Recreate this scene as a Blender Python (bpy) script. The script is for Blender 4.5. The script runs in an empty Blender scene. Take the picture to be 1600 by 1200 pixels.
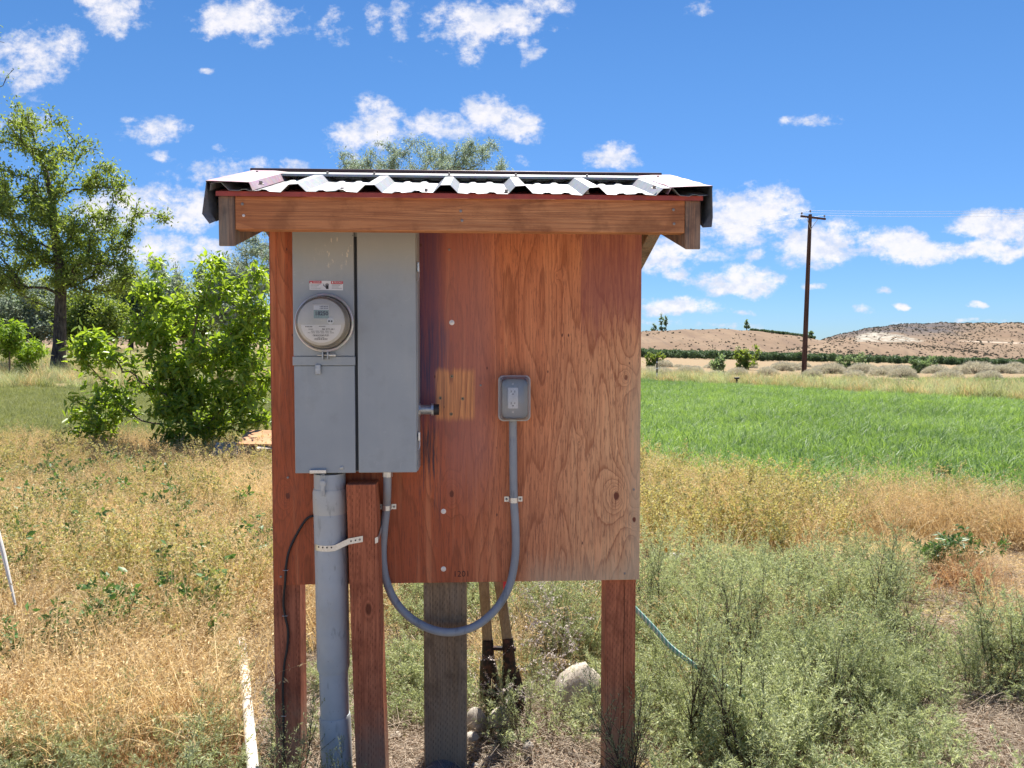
import bpy, math, random
import numpy as np
from mathutils import Matrix, Vector
R = math.radians
random.seed(7)
rg = np.random.default_rng(11)
C = bpy.context.scene.collection
scene = bpy.context.scene

# ------------------------------------------------------------------ camera, sky, sun, exposure
F, CX, CY, HOR, EYE = 1180.0, 800.0, 600.0, 552.0, 1.42
PITCH = math.atan((CY - HOR) / F)
cam_d = bpy.data.cameras.new('camera')
cam_d.sensor_width = 36.0; cam_d.lens = F / 1600 * 36.0
cam_d.clip_start = 0.05; cam_d.clip_end = 9000
cam = bpy.data.objects.new('camera', cam_d); C.objects.link(cam)
cam.location = (0, 0, EYE); cam.rotation_euler = (R(90) - PITCH, 0, 0)
scene.camera = cam
scene.view_settings.view_transform = 'Standard'; scene.view_settings.look = 'None'
scene.view_settings.exposure = 1.22; scene.view_settings.gamma = 1; scene.view_settings.use_curve_mapping = False
scene.cycles.max_bounces = 8; scene.cycles.transparent_max_bounces = 8
scene.cycles.diffuse_bounces = 4; scene.cycles.transmission_bounces = 6
scene.cycles.use_denoising = True

SUN_EL, SUN_AZ = 64.0, 9.0       # azimuth measured from +Y towards +X
SKY_STRENGTH = 0.105
SUN_STRENGTH = 5.0
sd = bpy.data.lights.new('sun', 'SUN'); sd.energy = SUN_STRENGTH; sd.angle = R(0.53); sd.color = (1.0, 0.95, 0.87)
sun = bpy.data.objects.new('sun', sd); C.objects.link(sun)
sun.rotation_euler = (R(90 - SUN_EL) * -1, 0, R(-SUN_AZ))
_v = Vector((math.sin(R(SUN_AZ)) * math.cos(R(SUN_EL)), math.cos(R(SUN_AZ)) * math.cos(R(SUN_EL)), math.sin(R(SUN_EL))))
sun.rotation_euler = _v.to_track_quat('Z', 'Y').to_euler()

def ray(px, py):
    a = (px - CX) / F; b = (CY - py) / F
    return Vector((a, math.cos(PITCH) + b * math.sin(PITCH), -math.sin(PITCH) + b * math.cos(PITCH)))
def P(px, py, Y):
    d = ray(px, py); return Vector((0, 0, EYE)) + d * (Y / d.y)

# ---- small node language
class NT:
    def __init__(s, tree): s.t = tree; s.nodes = tree.nodes; s.links = tree.links
    def n(s, typ, ins=None, **props):
        nd = s.nodes.new(typ)
        for k, v in props.items(): setattr(nd, k, v)
        for k, v in (ins or {}).items():
            sock = nd.inputs[k]
            if isinstance(v, bpy.types.NodeSocket): s.links.new(v, sock)
            elif v is not None: sock.default_value = v
        return nd
    def m(s, op, a, b=None, c=None, clamp=False):
        ins = {0: a}
        if b is not None: ins[1] = b
        if c is not None: ins[2] = c
        return s.n('ShaderNodeMath', ins, operation=op, use_clamp=clamp).outputs[0]
    def v(s, op, a, b=None, c=None):
        ins = {0: a}
        if b is not None: ins[1] = b
        if c is not None: ins[2] = c
        nd = s.n('ShaderNodeVectorMath', ins, operation=op)
        return nd.outputs['Value'] if op in ('DOT_PRODUCT', 'LENGTH', 'DISTANCE') else nd.outputs[0]
    def mix(s, f, a, b, mode='MIX'):
        def c4(x): return (x[0], x[1], x[2], 1) if isinstance(x, tuple) and len(x) == 3 else x
        return s.n('ShaderNodeMix', {0: f, 6: c4(a), 7: c4(b)}, data_type='RGBA', blend_type=mode).outputs[2]
    def noise(s, vec, scale, detail=4, rough=.55, dist=0, out=0):
        return s.n('ShaderNodeTexNoise', {'Vector': vec, 'Scale': scale, 'Detail': detail, 'Roughness': rough, 'Distortion': dist}).outputs[out]
    def vor(s, vec, scale, rnd=1, feature='F1', out='Distance'):
        return s.n('ShaderNodeTexVoronoi', {'Vector': vec, 'Scale': scale, 'Randomness': rnd}, feature=feature).outputs[out]
    def ss(s, v, a, b, c=0.0, d=1.0):
        return s.n('ShaderNodeMapRange', {0: v, 1: a, 2: b, 3: c, 4: d}, interpolation_type='SMOOTHSTEP').outputs[0]
    def lin(s, v, a, b, c=0.0, d=1.0):
        return s.n('ShaderNodeMapRange', {0: v, 1: a, 2: b, 3: c, 4: d}).outputs[0]
    def sep(s, v): return s.n('ShaderNodeSeparateXYZ', {0: v}).outputs
    def comb(s, x=0, y=0, z=0): return s.n('ShaderNodeCombineXYZ', {0: x, 1: y, 2: z}).outputs[0]
    def obj(s): return s.n('ShaderNodeTexCoord').outputs['Object']
    def pos(s): return s.n('ShaderNodeNewGeometry').outputs['Position']
    def attr(s, name, typ='GEOMETRY', out='Fac'): return s.n('ShaderNodeAttribute', attribute_name=name, attribute_type=typ).outputs[out]
    def bump(s, h, strength=.3, dist=.01): return s.n('ShaderNodeBump', {'Height': h, 'Strength': strength, 'Distance': dist}).outputs[0]

# ---- world: Nishita sky with scattered fair-weather cumulus laid out by direction
w = bpy.data.worlds.new('World'); scene.world = w; w.use_nodes = True
wt = NT(w.node_tree); wt.nodes.clear()
sky = wt.n('ShaderNodeTexSky', sky_type='NISHITA', sun_disc=False, sun_elevation=R(SUN_EL), sun_rotation=R(SUN_AZ),
           altitude=400, air_density=1.0, dust_density=0.15, ozone_density=2.6)
dvec = wt.n('ShaderNodeTexCoord').outputs['Generated']
dx, dy, dz = wt.sep(dvec)[0:3]
front = wt.ss(dy, 0.05, 0.2)
ysafe = wt.m('MAXIMUM', dy, 0.05)
u = wt.m('DIVIDE', dx, ysafe); v = wt.m('DIVIDE', dz, ysafe)
uv = wt.comb(u, v, 0)
BL = [  # cloud puffs: px, py, half width, half height (all read off the photograph), softness weight
 (175, 22, 58, 34, 1), (135, 8, 30, 22, .8), (30, 95, 62, 48, 1), (95, 75, 40, 32, .8), (385, 25, 85, 30, 1), (400, 62, 40, 18, .5),
 (525, 42, 34, 34, .7), (585, 28, 22, 36, .6), (625, 20, 26, 44, .6), (620, 95, 34, 14, .45), (760, 40, 95, 36, 1), (850, 8, 50, 22, .8),
 (735, 85, 26, 22, .8), (825, 82, 24, 22, .8), (1085, 12, 26, 18, .55), (320, 108, 14, 7, .5),
 (545, 222, 44, 26, 1), (585, 190, 38, 36, 1), (575, 218, 50, 26, 1), (690, 205, 64, 26, 1), (765, 182, 50, 34, 1), (815, 190, 38, 26, 1), (735, 175, 24, 26, 1),
 (240, 205, 42, 22, 1), (290, 205, 30, 9, .55), (250, 246, 26, 12, .8), (205, 192, 22, 8, .45), (347, 233, 15, 9, .8), (350, 268, 60, 28, .85), (450, 255, 50, 14, .6), (400, 262, 30, 20, .7),
 (815, 248, 22, 14, .6), (955, 243, 46, 22, .95), (1264, 190, 42, 12, .8),
 (40, 190, 45, 28, .8), (235, 320, 62, 44, 1.1), (290, 335, 60, 32, 1), (245, 390, 64, 34, 1.1), (325, 395, 40, 24, 1), (150, 330, 60, 40, .8), (190, 430, 60, 30, .8),
 (1175, 338, 82, 40, 1.45), (1145, 325, 42, 26, 1), (1215, 345, 40, 30, 1), (1040, 395, 70, 28, 1.1), (1095, 400, 44, 12, .8), (1060, 424, 26, 13, 1), (1146, 436, 58, 20, 1.4), (1182, 397, 20, 11, .9),
 (1050, 477, 70, 12, 1.35), (1020, 480, 40, 14, 1), (1152, 482, 24, 7, .9), (1270, 385, 58, 28, 1.35), (1300, 372, 40, 26, 1.35), (1385, 378, 55, 20, 1.4), (1440, 393, 100, 17, 1.45), (1520, 390, 80, 17, 1.35),
 (1560, 350, 64, 22, 1.35), (1590, 335, 40, 14, 1), (1270, 450, 20, 8, 1), (1345, 477, 20, 9, 1), (1380, 450, 18, 6, .7), (1405, 474, 13, 6, 1), (1530, 477, 18, 6, .9), (1590, 385, 40, 12, 1),
 (1030, 505, 70, 8, .35), (1140, 508, 80, 9, .25), (1480, 502, 120, 6, .4)]
acc = None
warp = wt.v('SCALE', wt.v('SUBTRACT', wt.noise(dvec, 9, 5, .6, out=1), (.5, .5, .5)), None)
warp.node.inputs['Scale'].default_value = 0.05
uvw = wt.v('ADD', uv, warp)
for (bx, by, a, b, q) in BL:
    c = ray(bx, by); u0, v0 = c.x / c.y, c.z / c.y
    a_, b_ = a * 1.12 / F, b * 1.15 / F
    t = wt.v('MULTIPLY_ADD', uvw, (1 / a_, 1 / b_, 0), (-u0 / a_, -v0 / b_, 0))
    g = wt.m('SUBTRACT', q, wt.v('DOT_PRODUCT', t, t))
    acc = g if acc is None else wt.m('MAXIMUM', acc, g)
fb = wt.noise(wt.v('MULTIPLY', uv, (1, 1.35, 1)), 16, 8, .62)
fb2 = wt.noise(wt.v('MULTIPLY', uv, (1, 1.3, 1)), 60, 6, .65)
dens = wt.m('ADD', wt.m('MULTIPLY', acc, .78), wt.m('MULTIPLY', wt.m('SUBTRACT', fb, .5), 2.9))
dens = wt.m('ADD', dens, wt.m('MULTIPLY', wt.m('SUBTRACT', fb2, .5), 1.7))
acc0 = wt.ss(acc, -.9, -.1)
alpha_f = wt.m('MULTIPLY', wt.ss(dens, -.02, .95), acc0)
# elsewhere: the same kind of puffs from noise
zs = wt.m('ADD', wt.m('MAXIMUM', dz, 0), .25)
cu = wt.comb(wt.m('DIVIDE', dx, zs), wt.m('DIVIDE', dy, zs), 0)
gen = wt.ss(wt.noise(cu, 2.4, 8, .55), .58, .68)
offr = wt.m('MAXIMUM', wt.m('SUBTRACT', 1, front), wt.m('MAXIMUM', wt.ss(wt.m('ABSOLUTE', u), .72, .85), wt.ss(v, .50, .62)))
alpha_g = wt.m('MULTIPLY', wt.m('MULTIPLY', gen, offr), wt.ss(dz, 0.0, .08))
alpha = wt.m('MAXIMUM', wt.m('MULTIPLY', alpha_f, wt.m('SUBTRACT', 1, offr)), alpha_g)
alpha = wt.m('MULTIPLY', alpha, wt.lin(fb2, .3, .7, .82, .97))
CLOUD = 4.0
shade = wt.ss(wt.m('ADD', dens, wt.m('MULTIPLY', wt.m('SUBTRACT', wt.noise(wt.v('ADD', wt.v('MULTIPLY', uv, (1, 1.35, 1)), (0, .012, 0)), 16, 8, .62), fb), 9.0)), -.2, 1.3)
ccol = wt.mix(shade, (CLOUD * .80, CLOUD * .84, CLOUD * .97), (CLOUD * 1.06, CLOUD * 1.03, CLOUD * 1.06))
skyc = wt.n('ShaderNodeHueSaturation', {'Color': sky.outputs[0], 'Saturation': 1.17, 'Value': 0.52, 'Hue': .5}).outputs[0]
skyc = wt.mix(1.0, skyc, (.80, .98, 1.12), 'MULTIPLY')
skyc = wt.mix(wt.ss(dz, -.02, .40), wt.mix(1.0, skyc, (.60, .70, .94), 'MULTIPLY'), skyc)
skyc = wt.mix(wt.ss(dz, .12, .75), skyc, wt.mix(1.0, skyc, (.62, .76, .88), 'MULTIPLY'))
wcol = wt.mix(alpha, skyc, ccol)
bg = wt.n('ShaderNodeBackground', {'Color': wcol, 'Strength': SKY_STRENGTH})
wo = wt.n('ShaderNodeOutputWorld', {'Surface': bg.outputs[0]})
w.cycles.sampling_method = 'MANUAL'; w.cycles.sample_map_resolution = 512

# ------------------------------------------------------------------ helpers
def rgb(c): return (c[0], c[1], c[2], 1)
def sm(a, b, x):
    t = np.clip((x - a) / (b - a), 0, 1); return t * t * (3 - 2 * t)
def mat(name, fn):
    m = bpy.data.materials.new(name); m.use_nodes = True
    t = NT(m.node_tree); t.nodes.clear()
    out = t.n('ShaderNodeOutputMaterial')
    fn(t, out); return m
def pbsdf(t, out, col, rough=.6, metal=0.0, normal=None, spec=.5, **kw):
    ins = {'Base Color': rgb(col) if isinstance(col, tuple) else col, 'Roughness': rough, 'Metallic': metal, 'Specular IOR Level': spec}
    ins.update(kw)
    b = t.n('ShaderNodeBsdfPrincipled', ins)
    if normal is not None: t.links.new(normal, b.inputs['Normal'])
    t.links.new(b.outputs[0], out.inputs[0]); return b
def simple(name, col, rough=.6, metal=0.0, var=.12, sc=30, bump=.15, spec=.5):
    def fn(t, out):
        n = t.noise(t.obj(), sc, 5, .6)
        c = t.mix(t.ss(n, .25, .75), tuple(x * (1 - var) for x in col), tuple(min(1, x * (1 + var)) for x in col))
        pbsdf(t, out, c, t.lin(n, .3, .7, rough * .88, min(1, rough * 1.12)), metal, t.bump(n, bump, .002), spec)
    return mat(name, fn)

def mesh_np(name, V, faces, mats=(), midx=None, smooth=False, attrs=None):
    """faces: list of int arrays (n,k)"""
    me = bpy.data.meshes.new(name)
    V = np.asarray(V, dtype=np.float32).reshape(-1, 3)
    me.vertices.add(len(V)); me.vertices.foreach_set('co', V.ravel())
    loops = np.concatenate([np.asarray(f, dtype=np.int32).ravel() for f in faces]) if faces else np.zeros(0, np.int32)
    tot = np.concatenate([np.full(len(f), np.asarray(f).shape[1], np.int32) for f in faces]) if faces else np.zeros(0, np.int32)
    if len(tot):
        st = np.concatenate([[0], np.cumsum(tot)[:-1]]).astype(np.int32)
        me.loops.add(len(loops)); me.loops.foreach_set('vertex_index', loops)
        me.polygons.add(len(tot)); me.polygons.foreach_set('loop_start', st); me.polygons.foreach_set('loop_total', tot)
        if midx is not None: me.polygons.foreach_set('material_index', np.asarray(midx, np.int32))
        if smooth: me.polygons.foreach_set('use_smooth', np.ones(len(tot), bool))
    for m in mats: me.materials.append(m)
    for k, a in (attrs or {}).items():
        at = me.attributes.new(k, 'FLOAT', 'POINT'); at.data.foreach_set('value', np.asarray(a, np.float32))
    me.update(calc_edges=True)
    return me

class MB:
    def __init__(s): s.v = []; s.f = []
    def add(s, vs, fs):
        o = len(s.v); s.v += [tuple(x) for x in vs]; s.f += [tuple(i + o for i in f) for f in fs]; return s
    def box(s, x0, x1, y0, y1, z0, z1):
        vs = [(x, y, z) for z in (z0, z1) for y in (y0, y1) for x in (x0, x1)]
        return s.add(vs, [(0, 2, 3, 1), (4, 5, 7, 6), (0, 1, 5, 4), (2, 6, 7, 3), (0, 4, 6, 2), (1, 3, 7, 5)])
    def obox(s, c, ax, ay, az):
        c, ax, ay, az = map(Vector, (c, ax, ay, az))
        vs = [c + ax * i + ay * j + az * k for k in (-1, 1) for j in (-1, 1) for i in (-1, 1)]
        return s.add(vs, [(0, 2, 3, 1), (4, 5, 7, 6), (0, 1, 5, 4), (2, 6, 7, 3), (0, 4, 6, 2), (1, 3, 7, 5)])
    def prism(s, poly, a, b):      # poly: closed list of 3d points, extruded from offset a to offset b vectors
        n = len(poly); a, b = Vector(a), Vector(b)
        vs = [Vector(p) + a for p in poly] + [Vector(p) + b for p in poly]
        fs = [tuple(range(n))[::-1], tuple(range(n, 2 * n))] + [(i, (i + 1) % n, n + (i + 1) % n, n + i) for i in range(n)]
        return s.add(vs, fs)
    def tube(s, pts, r, n=12, cap=True):
        pts = [Vector(p) for p in pts]; rs = r if isinstance(r, (list, tuple)) else [r] * len(pts)
        t0 = (pts[1] - pts[0]).normalized()
        up = Vector((0, 0, 1)) if abs(t0.z) < .9 else Vector((1, 0, 0))
        a = t0.cross(up).normalized(); vs = []
        for i, p in enumerate(pts):
            t = (pts[min(i + 1, len(pts) - 1)] - pts[max(i - 1, 0)])
            if t.length < 1e-9: t = t0
            t.normalize()
            a = (a - t * a.dot(t)).normalized(); b = t.cross(a)
            vs += [p + (a * math.cos(2 * math.pi * k / n) + b * math.sin(2 * math.pi * k / n)) * rs[i] for k in range(n)]
        m = len(pts); fs = [(i * n + k, i * n + (k + 1) % n, (i + 1) * n + (k + 1) % n, (i + 1) * n + k) for i in range(m - 1) for k in range(n)]
        if cap: fs += [tuple(range(n))[::-1], tuple(range((m - 1) * n, m * n))]
        return s.add(vs, fs)
    def lathe(s, c, axis, prof, n=48, cap=True):   # prof: (offset along axis, radius)
        c, ax = Vector(c), Vector(axis).normalized()
        up = Vector((0, 0, 1)) if abs(ax.z) < .9 else Vector((1, 0, 0))
        a = ax.cross(up).normalized(); b = ax.cross(a); vs = []
        for (o, r) in prof: vs += [c + ax * o + (a * math.cos(2 * math.pi * k / n) + b * math.sin(2 * math.pi * k / n)) * r for k in range(n)]
        m = len(prof); fs = [(i * n + k, i * n + (k + 1) % n, (i + 1) * n + (k + 1) % n, (i + 1) * n + k) for i in range(m - 1) for k in range(n)]
        if cap: fs += [tuple(range(n))[::-1], tuple(range((m - 1) * n, m * n))]
        return s.add(vs, fs)
def smooth_by_angle(me, ang=35):
    import bmesh
    bm = bmesh.new(); bm.from_mesh(me)
    bmesh.ops.recalc_face_normals(bm, faces=bm.faces)
    for f in bm.faces: f.smooth = True
    for e in bm.edges: e.smooth = len(e.link_faces) == 2 and e.calc_face_angle(0) < R(ang)
    bm.to_mesh(me); bm.free()
def tag(o, label=None, cat=None, group=None, kind=None):
    if label: o['label'] = label
    if cat: o['category'] = cat
    if group: o['group'] = group
    if kind: o['kind'] = kind
    return o
def link_mesh(name, me, parent=None, mw=None):
    o = bpy.data.objects.new(name, me); C.objects.link(o)
    if parent is not None: o.parent = parent
    if mw is not None: o.matrix_world = mw
    return o
ORG = {}
def part(name, mb, m, parent, bevel=0, smooth=True, label=None, solid=0, seg=2):
    """mb in the coordinates of the thing's frame; the thing's own origin is taken off"""
    root = parent
    while root.parent is not None: root = root.parent
    o3 = ORG.get(root.name, Vector((0, 0, 0)))
    me = bpy.data.meshes.new(name)
    me.from_pydata([tuple(Vector(v) - o3) for v in mb.v], [], mb.f); me.materials.append(m)
    if smooth: smooth_by_angle(me)
    o = bpy.data.objects.new(name, me); C.objects.link(o); o.parent = parent
    if solid:
        s = o.modifiers.new('solid', 'SOLIDIFY'); s.thickness = solid; s.offset = 0
    if bevel:
        b = o.modifiers.new('bevel', 'BEVEL'); b.width = bevel; b.segments = seg; b.limit_method = 'ANGLE'; b.angle_limit = R(40); b.harden_normals = False
    if label: o['label'] = label
    return o
def thing(name, label, cat, base=(0, 0, 0), frame=None, group=None):
    o = bpy.data.objects.new(name, None); C.objects.link(o); o.empty_display_size = .1
    fr = frame or Matrix.Identity(4)
    o.matrix_world = fr @ Matrix.Translation(Vector(base)); ORG[o.name] = Vector(base)
    return tag(o, label, cat, group)
def single(name, mb, m, label, cat, base=(0, 0, 0), frame=None, group=None, bevel=0, solid=0, smooth=True):
    me = bpy.data.meshes.new(name); b = Vector(base)
    me.from_pydata([tuple(Vector(v) - b) for v in mb.v], [], mb.f); me.materials.append(m)
    if smooth: smooth_by_angle(me)
    o = bpy.data.objects.new(name, me); C.objects.link(o); o.matrix_world = (frame or Matrix.Identity(4)) @ Matrix.Translation(b)
    if solid:
        s = o.modifiers.new('solid', 'SOLIDIFY'); s.thickness = solid; s.offset = 0
    if bevel:
        bv = o.modifiers.new('bevel', 'BEVEL'); bv.width = bevel; bv.segments = 2; bv.limit_method = 'ANGLE'; bv.angle_limit = R(40)
    return tag(o, label, cat, group)
def spline(pts, n=8):
    pts = [Vector(p) for p in pts]; out = []
    for i in range(len(pts) - 1):
        p0, p1, p2, p3 = pts[max(i - 1, 0)], pts[i], pts[i + 1], pts[min(i + 2, len(pts) - 1)]
        for k in range(n):
            t = k / n
            out.append(.5 * ((2 * p1) + (p2 - p0) * t + (2 * p0 - 5 * p1 + 4 * p2 - p3) * t * t + (3 * p1 - p0 - 3 * p2 + p3) * t ** 3))
    out.append(pts[-1]); return out
def text_part(name, body, size, m, parent, loc, width=None, depth=.0003, bold=0.0, label=None):
    """lettering facing the viewer (thing frame: x right, z up, -y towards the camera)"""
    cu = bpy.data.curves.new(name, 'FONT'); cu.body = body; cu.size = size; cu.extrude = depth; cu.align_x = 'CENTER'; cu.align_y = 'CENTER'
    cu.resolution_u = 3; cu.offset = bold
    tmp = bpy.data.objects.new(name, cu); C.objects.link(tmp)
    me = bpy.data.meshes.new_from_object(tmp); bpy.data.objects.remove(tmp); bpy.data.curves.remove(cu)
    root = parent
    while root.parent is not None: root = root.parent
    o3 = ORG.get(root.name, Vector((0, 0, 0)))
    n = len(me.vertices); co = np.zeros(n * 3); me.vertices.foreach_get('co', co); co = co.reshape(-1, 3)
    s = 1.0
    if width: s = width / max(1e-6, co[:, 0].max() - co[:, 0].min())
    out = np.stack([co[:, 0] * s + loc[0] - o3.x, -co[:, 2] + loc[1] - o3.y, co[:, 1] + loc[2] - o3.z], 1)
    me.vertices.foreach_set('co', out.ravel()); me.update()
    me.materials.clear(); me.materials.append(m)
    o = bpy.data.objects.new(name, me); C.objects.link(o); o.parent = parent
    if label: o['label'] = label
    return o

# ------------------------------------------------------------------ terrain
def ground_z(x, y):
    x = np.asarray(x, float); y = np.asarray(y, float)
    r = x / np.maximum(y, 1.0)
    left = 1 - sm(-.28, .12, r)
    rise = np.where(y > 10, .030 * (np.minimum(y, 34) - 10), 0) + np.where(y > 34, .020 * (np.minimum(y, 160) - 34), 0)
    z = rise * left * (y > 0)
    z = z + .010 * np.sin(x * 2.1 + 1.3 * np.sin(y * 1.7)) + .012 * np.sin(y * 1.5 + x * .8) + .008 * np.sin(x * 5.3 + y * 4.1)
    kk = np.clip((800 + F * r - 1000) / 600, 0, 1.5) * (y > 0)
    z = z - np.clip(y - 45, 0, 400) * .0155 * kk
    far = sm(42, 60, y) * (1 - left)
    z = z + far * (.18 * np.sin(x * .21 + 1) * np.sin(y * .17) + .1 * np.sin(x * .5 + y * .4))
    return z
def zones(x, y):
    """(irrigated field, dull lawn, soil) weights"""
    back = np.interp(x, [0, 6.3, 14.2, 20, 40], [40, 37, 20.5, 13.5, 5]); frontl = np.interp(x, [-2, 1.35, 2.5, 4.1, 7, 20], [12, 8.9, 7.4, 6.1, 5.0, 3])
    wig = .5 * np.sin(x * 1.1) + .35 * np.sin(x * 2.7 + 1)
    field = sm(-.9, 1.5, (y - frontl) + wig * .8) * (1 - sm(-.6, 1.0, (y - back) + wig)) * sm(-.02, .06, x / np.maximum(y, 1))
    lawn = sm(10.0, 13.5, y + wig) * (1 - sm(21, 23.5, y + wig)) * (1 - sm(-.1, .04, x / np.maximum(y, 1)))
    px = 800 + F * x / np.maximum(y, .5)
    soil = np.maximum.reduce([
        sm(370, 430, px) * (1 - sm(700, 760, px)) * (1 - sm(3.2, 3.9, y)),
        sm(720, 800, px) * (1 - sm(960, 1020, px)) * (1 - sm(2.9, 3.4, y)),
        np.exp(-(((px - 1330) / 90) ** 2 + ((y - 3.45) / .3) ** 2)),
        sm(1400, 1480, px) * (1 - sm(2.9, 3.15, y)),
        np.exp(-(((px - 1470) / 70) ** 2 + ((y - 3.3) / .4) ** 2)), (1 - sm(1.6, 2.4, y))])
    return field, lawn, soil

def m_ground(t, out):
    p = t.pos()
    f, l, s, h = t.attr('field'), t.attr('lawn'), t.attr('soil'), t.attr('farland')
    big = t.noise(p, .7, 5, .6); med = t.noise(p, 6, 6, .65); fine = t.noise(p, 60, 6, .7)
    brk = t.m('MULTIPLY', t.m('SUBTRACT', med, .5), .9)
    dirt = t.mix(t.ss(fine, .3, .7), (.24, .185, .135), (.46, .38, .29))
    dirt = t.mix(t.m('MULTIPLY', t.ss(t.vor(p, 38), .12, .02), .8), dirt, (.46, .40, .32))
    straw = t.mix(t.ss(fine, .35, .65), (.20, .13, .065), (.42, .30, .15))
    straw = t.mix(t.ss(big, .4, .6), straw, t.mix(fine, (.22, .19, .07), (.40, .33, .15)))
    tan = t.mix(t.ss(med, .3, .7), (.225, .155, .090), (.31, .23, .145))
    tan = t.mix(t.m('MULTIPLY', t.ss(big, .45, .7), .6), tan, (.20, .19, .11))
    green = t.mix(t.ss(fine, .3, .7), (.05, .13, .02), (.12, .28, .045))
    dull = t.mix(t.ss(fine, .3, .7), (.11, .12, .045), (.24, .25, .10))
    c = t.mix(t.ss(t.m('ADD', s, brk), .35, .65), straw, dirt)
    c = t.mix(h, c, tan)
    c = t.mix(t.ss(t.m('ADD', l, brk), .4, .6), c, dull)
    c = t.mix(t.ss(t.m('ADD', f, brk), .4, .6), c, green)
    pbsdf(t, out, c, .95, 0, t.bump(t.m('ADD', fine, med), .6, .03), .1)
M_ground = mat('ground', m_ground)
ang_f = np.linspace(-60, 60, 300); ang_b = np.linspace(60, 300, 90)[1:-1]
ang = np.radians(np.concatenate([ang_f, ang_b])); NA = len(ang)
rad = np.concatenate([[.02], np.geomspace(.4, 7000, 190)]); NR = len(rad)
A_, R_ = np.meshgrid(ang, rad); X = np.sin(A_) * R_; Y = np.cos(A_) * R_
Z = ground_z(X, Y)
fz, lz, sz = zones(X, Y)
hz = sm(21, 26, Y + 0 * X) * (1 - fz)
hz = np.where(X / np.maximum(Y, 1) > 0, sm(-.5, 2.0, Y - np.interp(X, [0, 6.3, 14.2, 20, 40], [40, 37, 20.5, 13.5, 5])), hz)
ids = np.arange(NA * NR).reshape(NR, NA); nx = np.roll(ids, -1, 1)
quads = np.stack([ids[:-1], nx[:-1], nx[1:], ids[1:]], -1).reshape(-1, 4)[:, ::-1]
me = mesh_np('ground', np.stack([X, Y, Z], -1).reshape(-1, 3), [quads], [M_ground], smooth=True,
             attrs=dict(field=fz.ravel(), lawn=lz.ravel(), soil=sz.ravel(), farland=hz.ravel()))
ground = tag(link_mesh('ground', me), kind='structure')

# ---- hills
def m_hill(kind):
    def fn(t, out):
        p = t.pos(); ps = t.v('MULTIPLY', p, (1.3, .03, .9))
        big = t.noise(p, .012, 5, .6); med = t.noise(ps, .05, 6, .6)
        dots = t.vor(ps, .30); dots2 = t.vor(ps, .13)
        n = t.noise(p, .03, 4)
        c = t.mix(t.ss(big, .35, .65), (.185, .130, .088), (.235, .172, .118))
        c = t.mix(t.ss(med, .45, .75), c, (.155, .11, .082))
        th = t.lin(n, .3, .7, .20, .48) if kind != 'dark' else t.lin(n, .3, .7, .40, .70)
        if kind == 'dark':
            X_, Y_, Z_ = t.sep(p)[0:3]
            pxv = t.m('MULTIPLY_ADD', t.m('DIVIDE', X_, Y_), F, 800)
            dk = t.m('MULTIPLY', t.ss(pxv, 1540, 1460), t.ss(Z_, 16, 30))
            c = t.mix(t.m('MULTIPLY', dk, t.ss(med, .30, .55)), c, (.095, .085, .085))
            wh = t.m('MULTIPLY', t.m('MULTIPLY', t.ss(pxv, 1325, 1352), t.ss(pxv, 1465, 1430)), t.m('MULTIPLY', t.ss(Z_, 12, 16), t.ss(t.m('ADD', Z_, t.m('MULTIPLY', t.m('ABSOLUTE', t.m('SUBTRACT', pxv, 1365)), .17)), 34, 25)))
            wh = t.m('MULTIPLY', wh, t.ss(t.m('ADD', med, t.m('MULTIPLY', wh, .35)), .52, .72))
            c = t.mix(t.m('MULTIPLY', wh, t.ss(t.noise(t.v('MULTIPLY', p, (1, .2, 1.5)), .16, 4, .6), .38, .55)), c, (.36, .335, .28))
            rd = t.m('MULTIPLY', t.ss(t.m('ABSOLUTE', t.m('SUBTRACT', Z_, t.m('MULTIPLY_ADD', pxv, -.03, 60))), 1.0, .2), t.ss(pxv, 1480, 1530))
            c = t.mix(t.m('MULTIPLY', rd, .7), c, (.5, .42, .34))
        d = t.m('MAXIMUM', t.ss(dots, th, t.m('MULTIPLY', th, .6)), t.m('MULTIPLY', t.ss(dots2, t.m('MULTIPLY', th, .7), t.m('MULTIPLY', th, .4)), .9))
        c = t.mix(t.m('MULTIPLY', d, .25), c, (.075, .075, .062))
        pbsdf(t, out, c, .95, 0, t.bump(med, .35, 2), .05)
    return fn
HG = []
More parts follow.
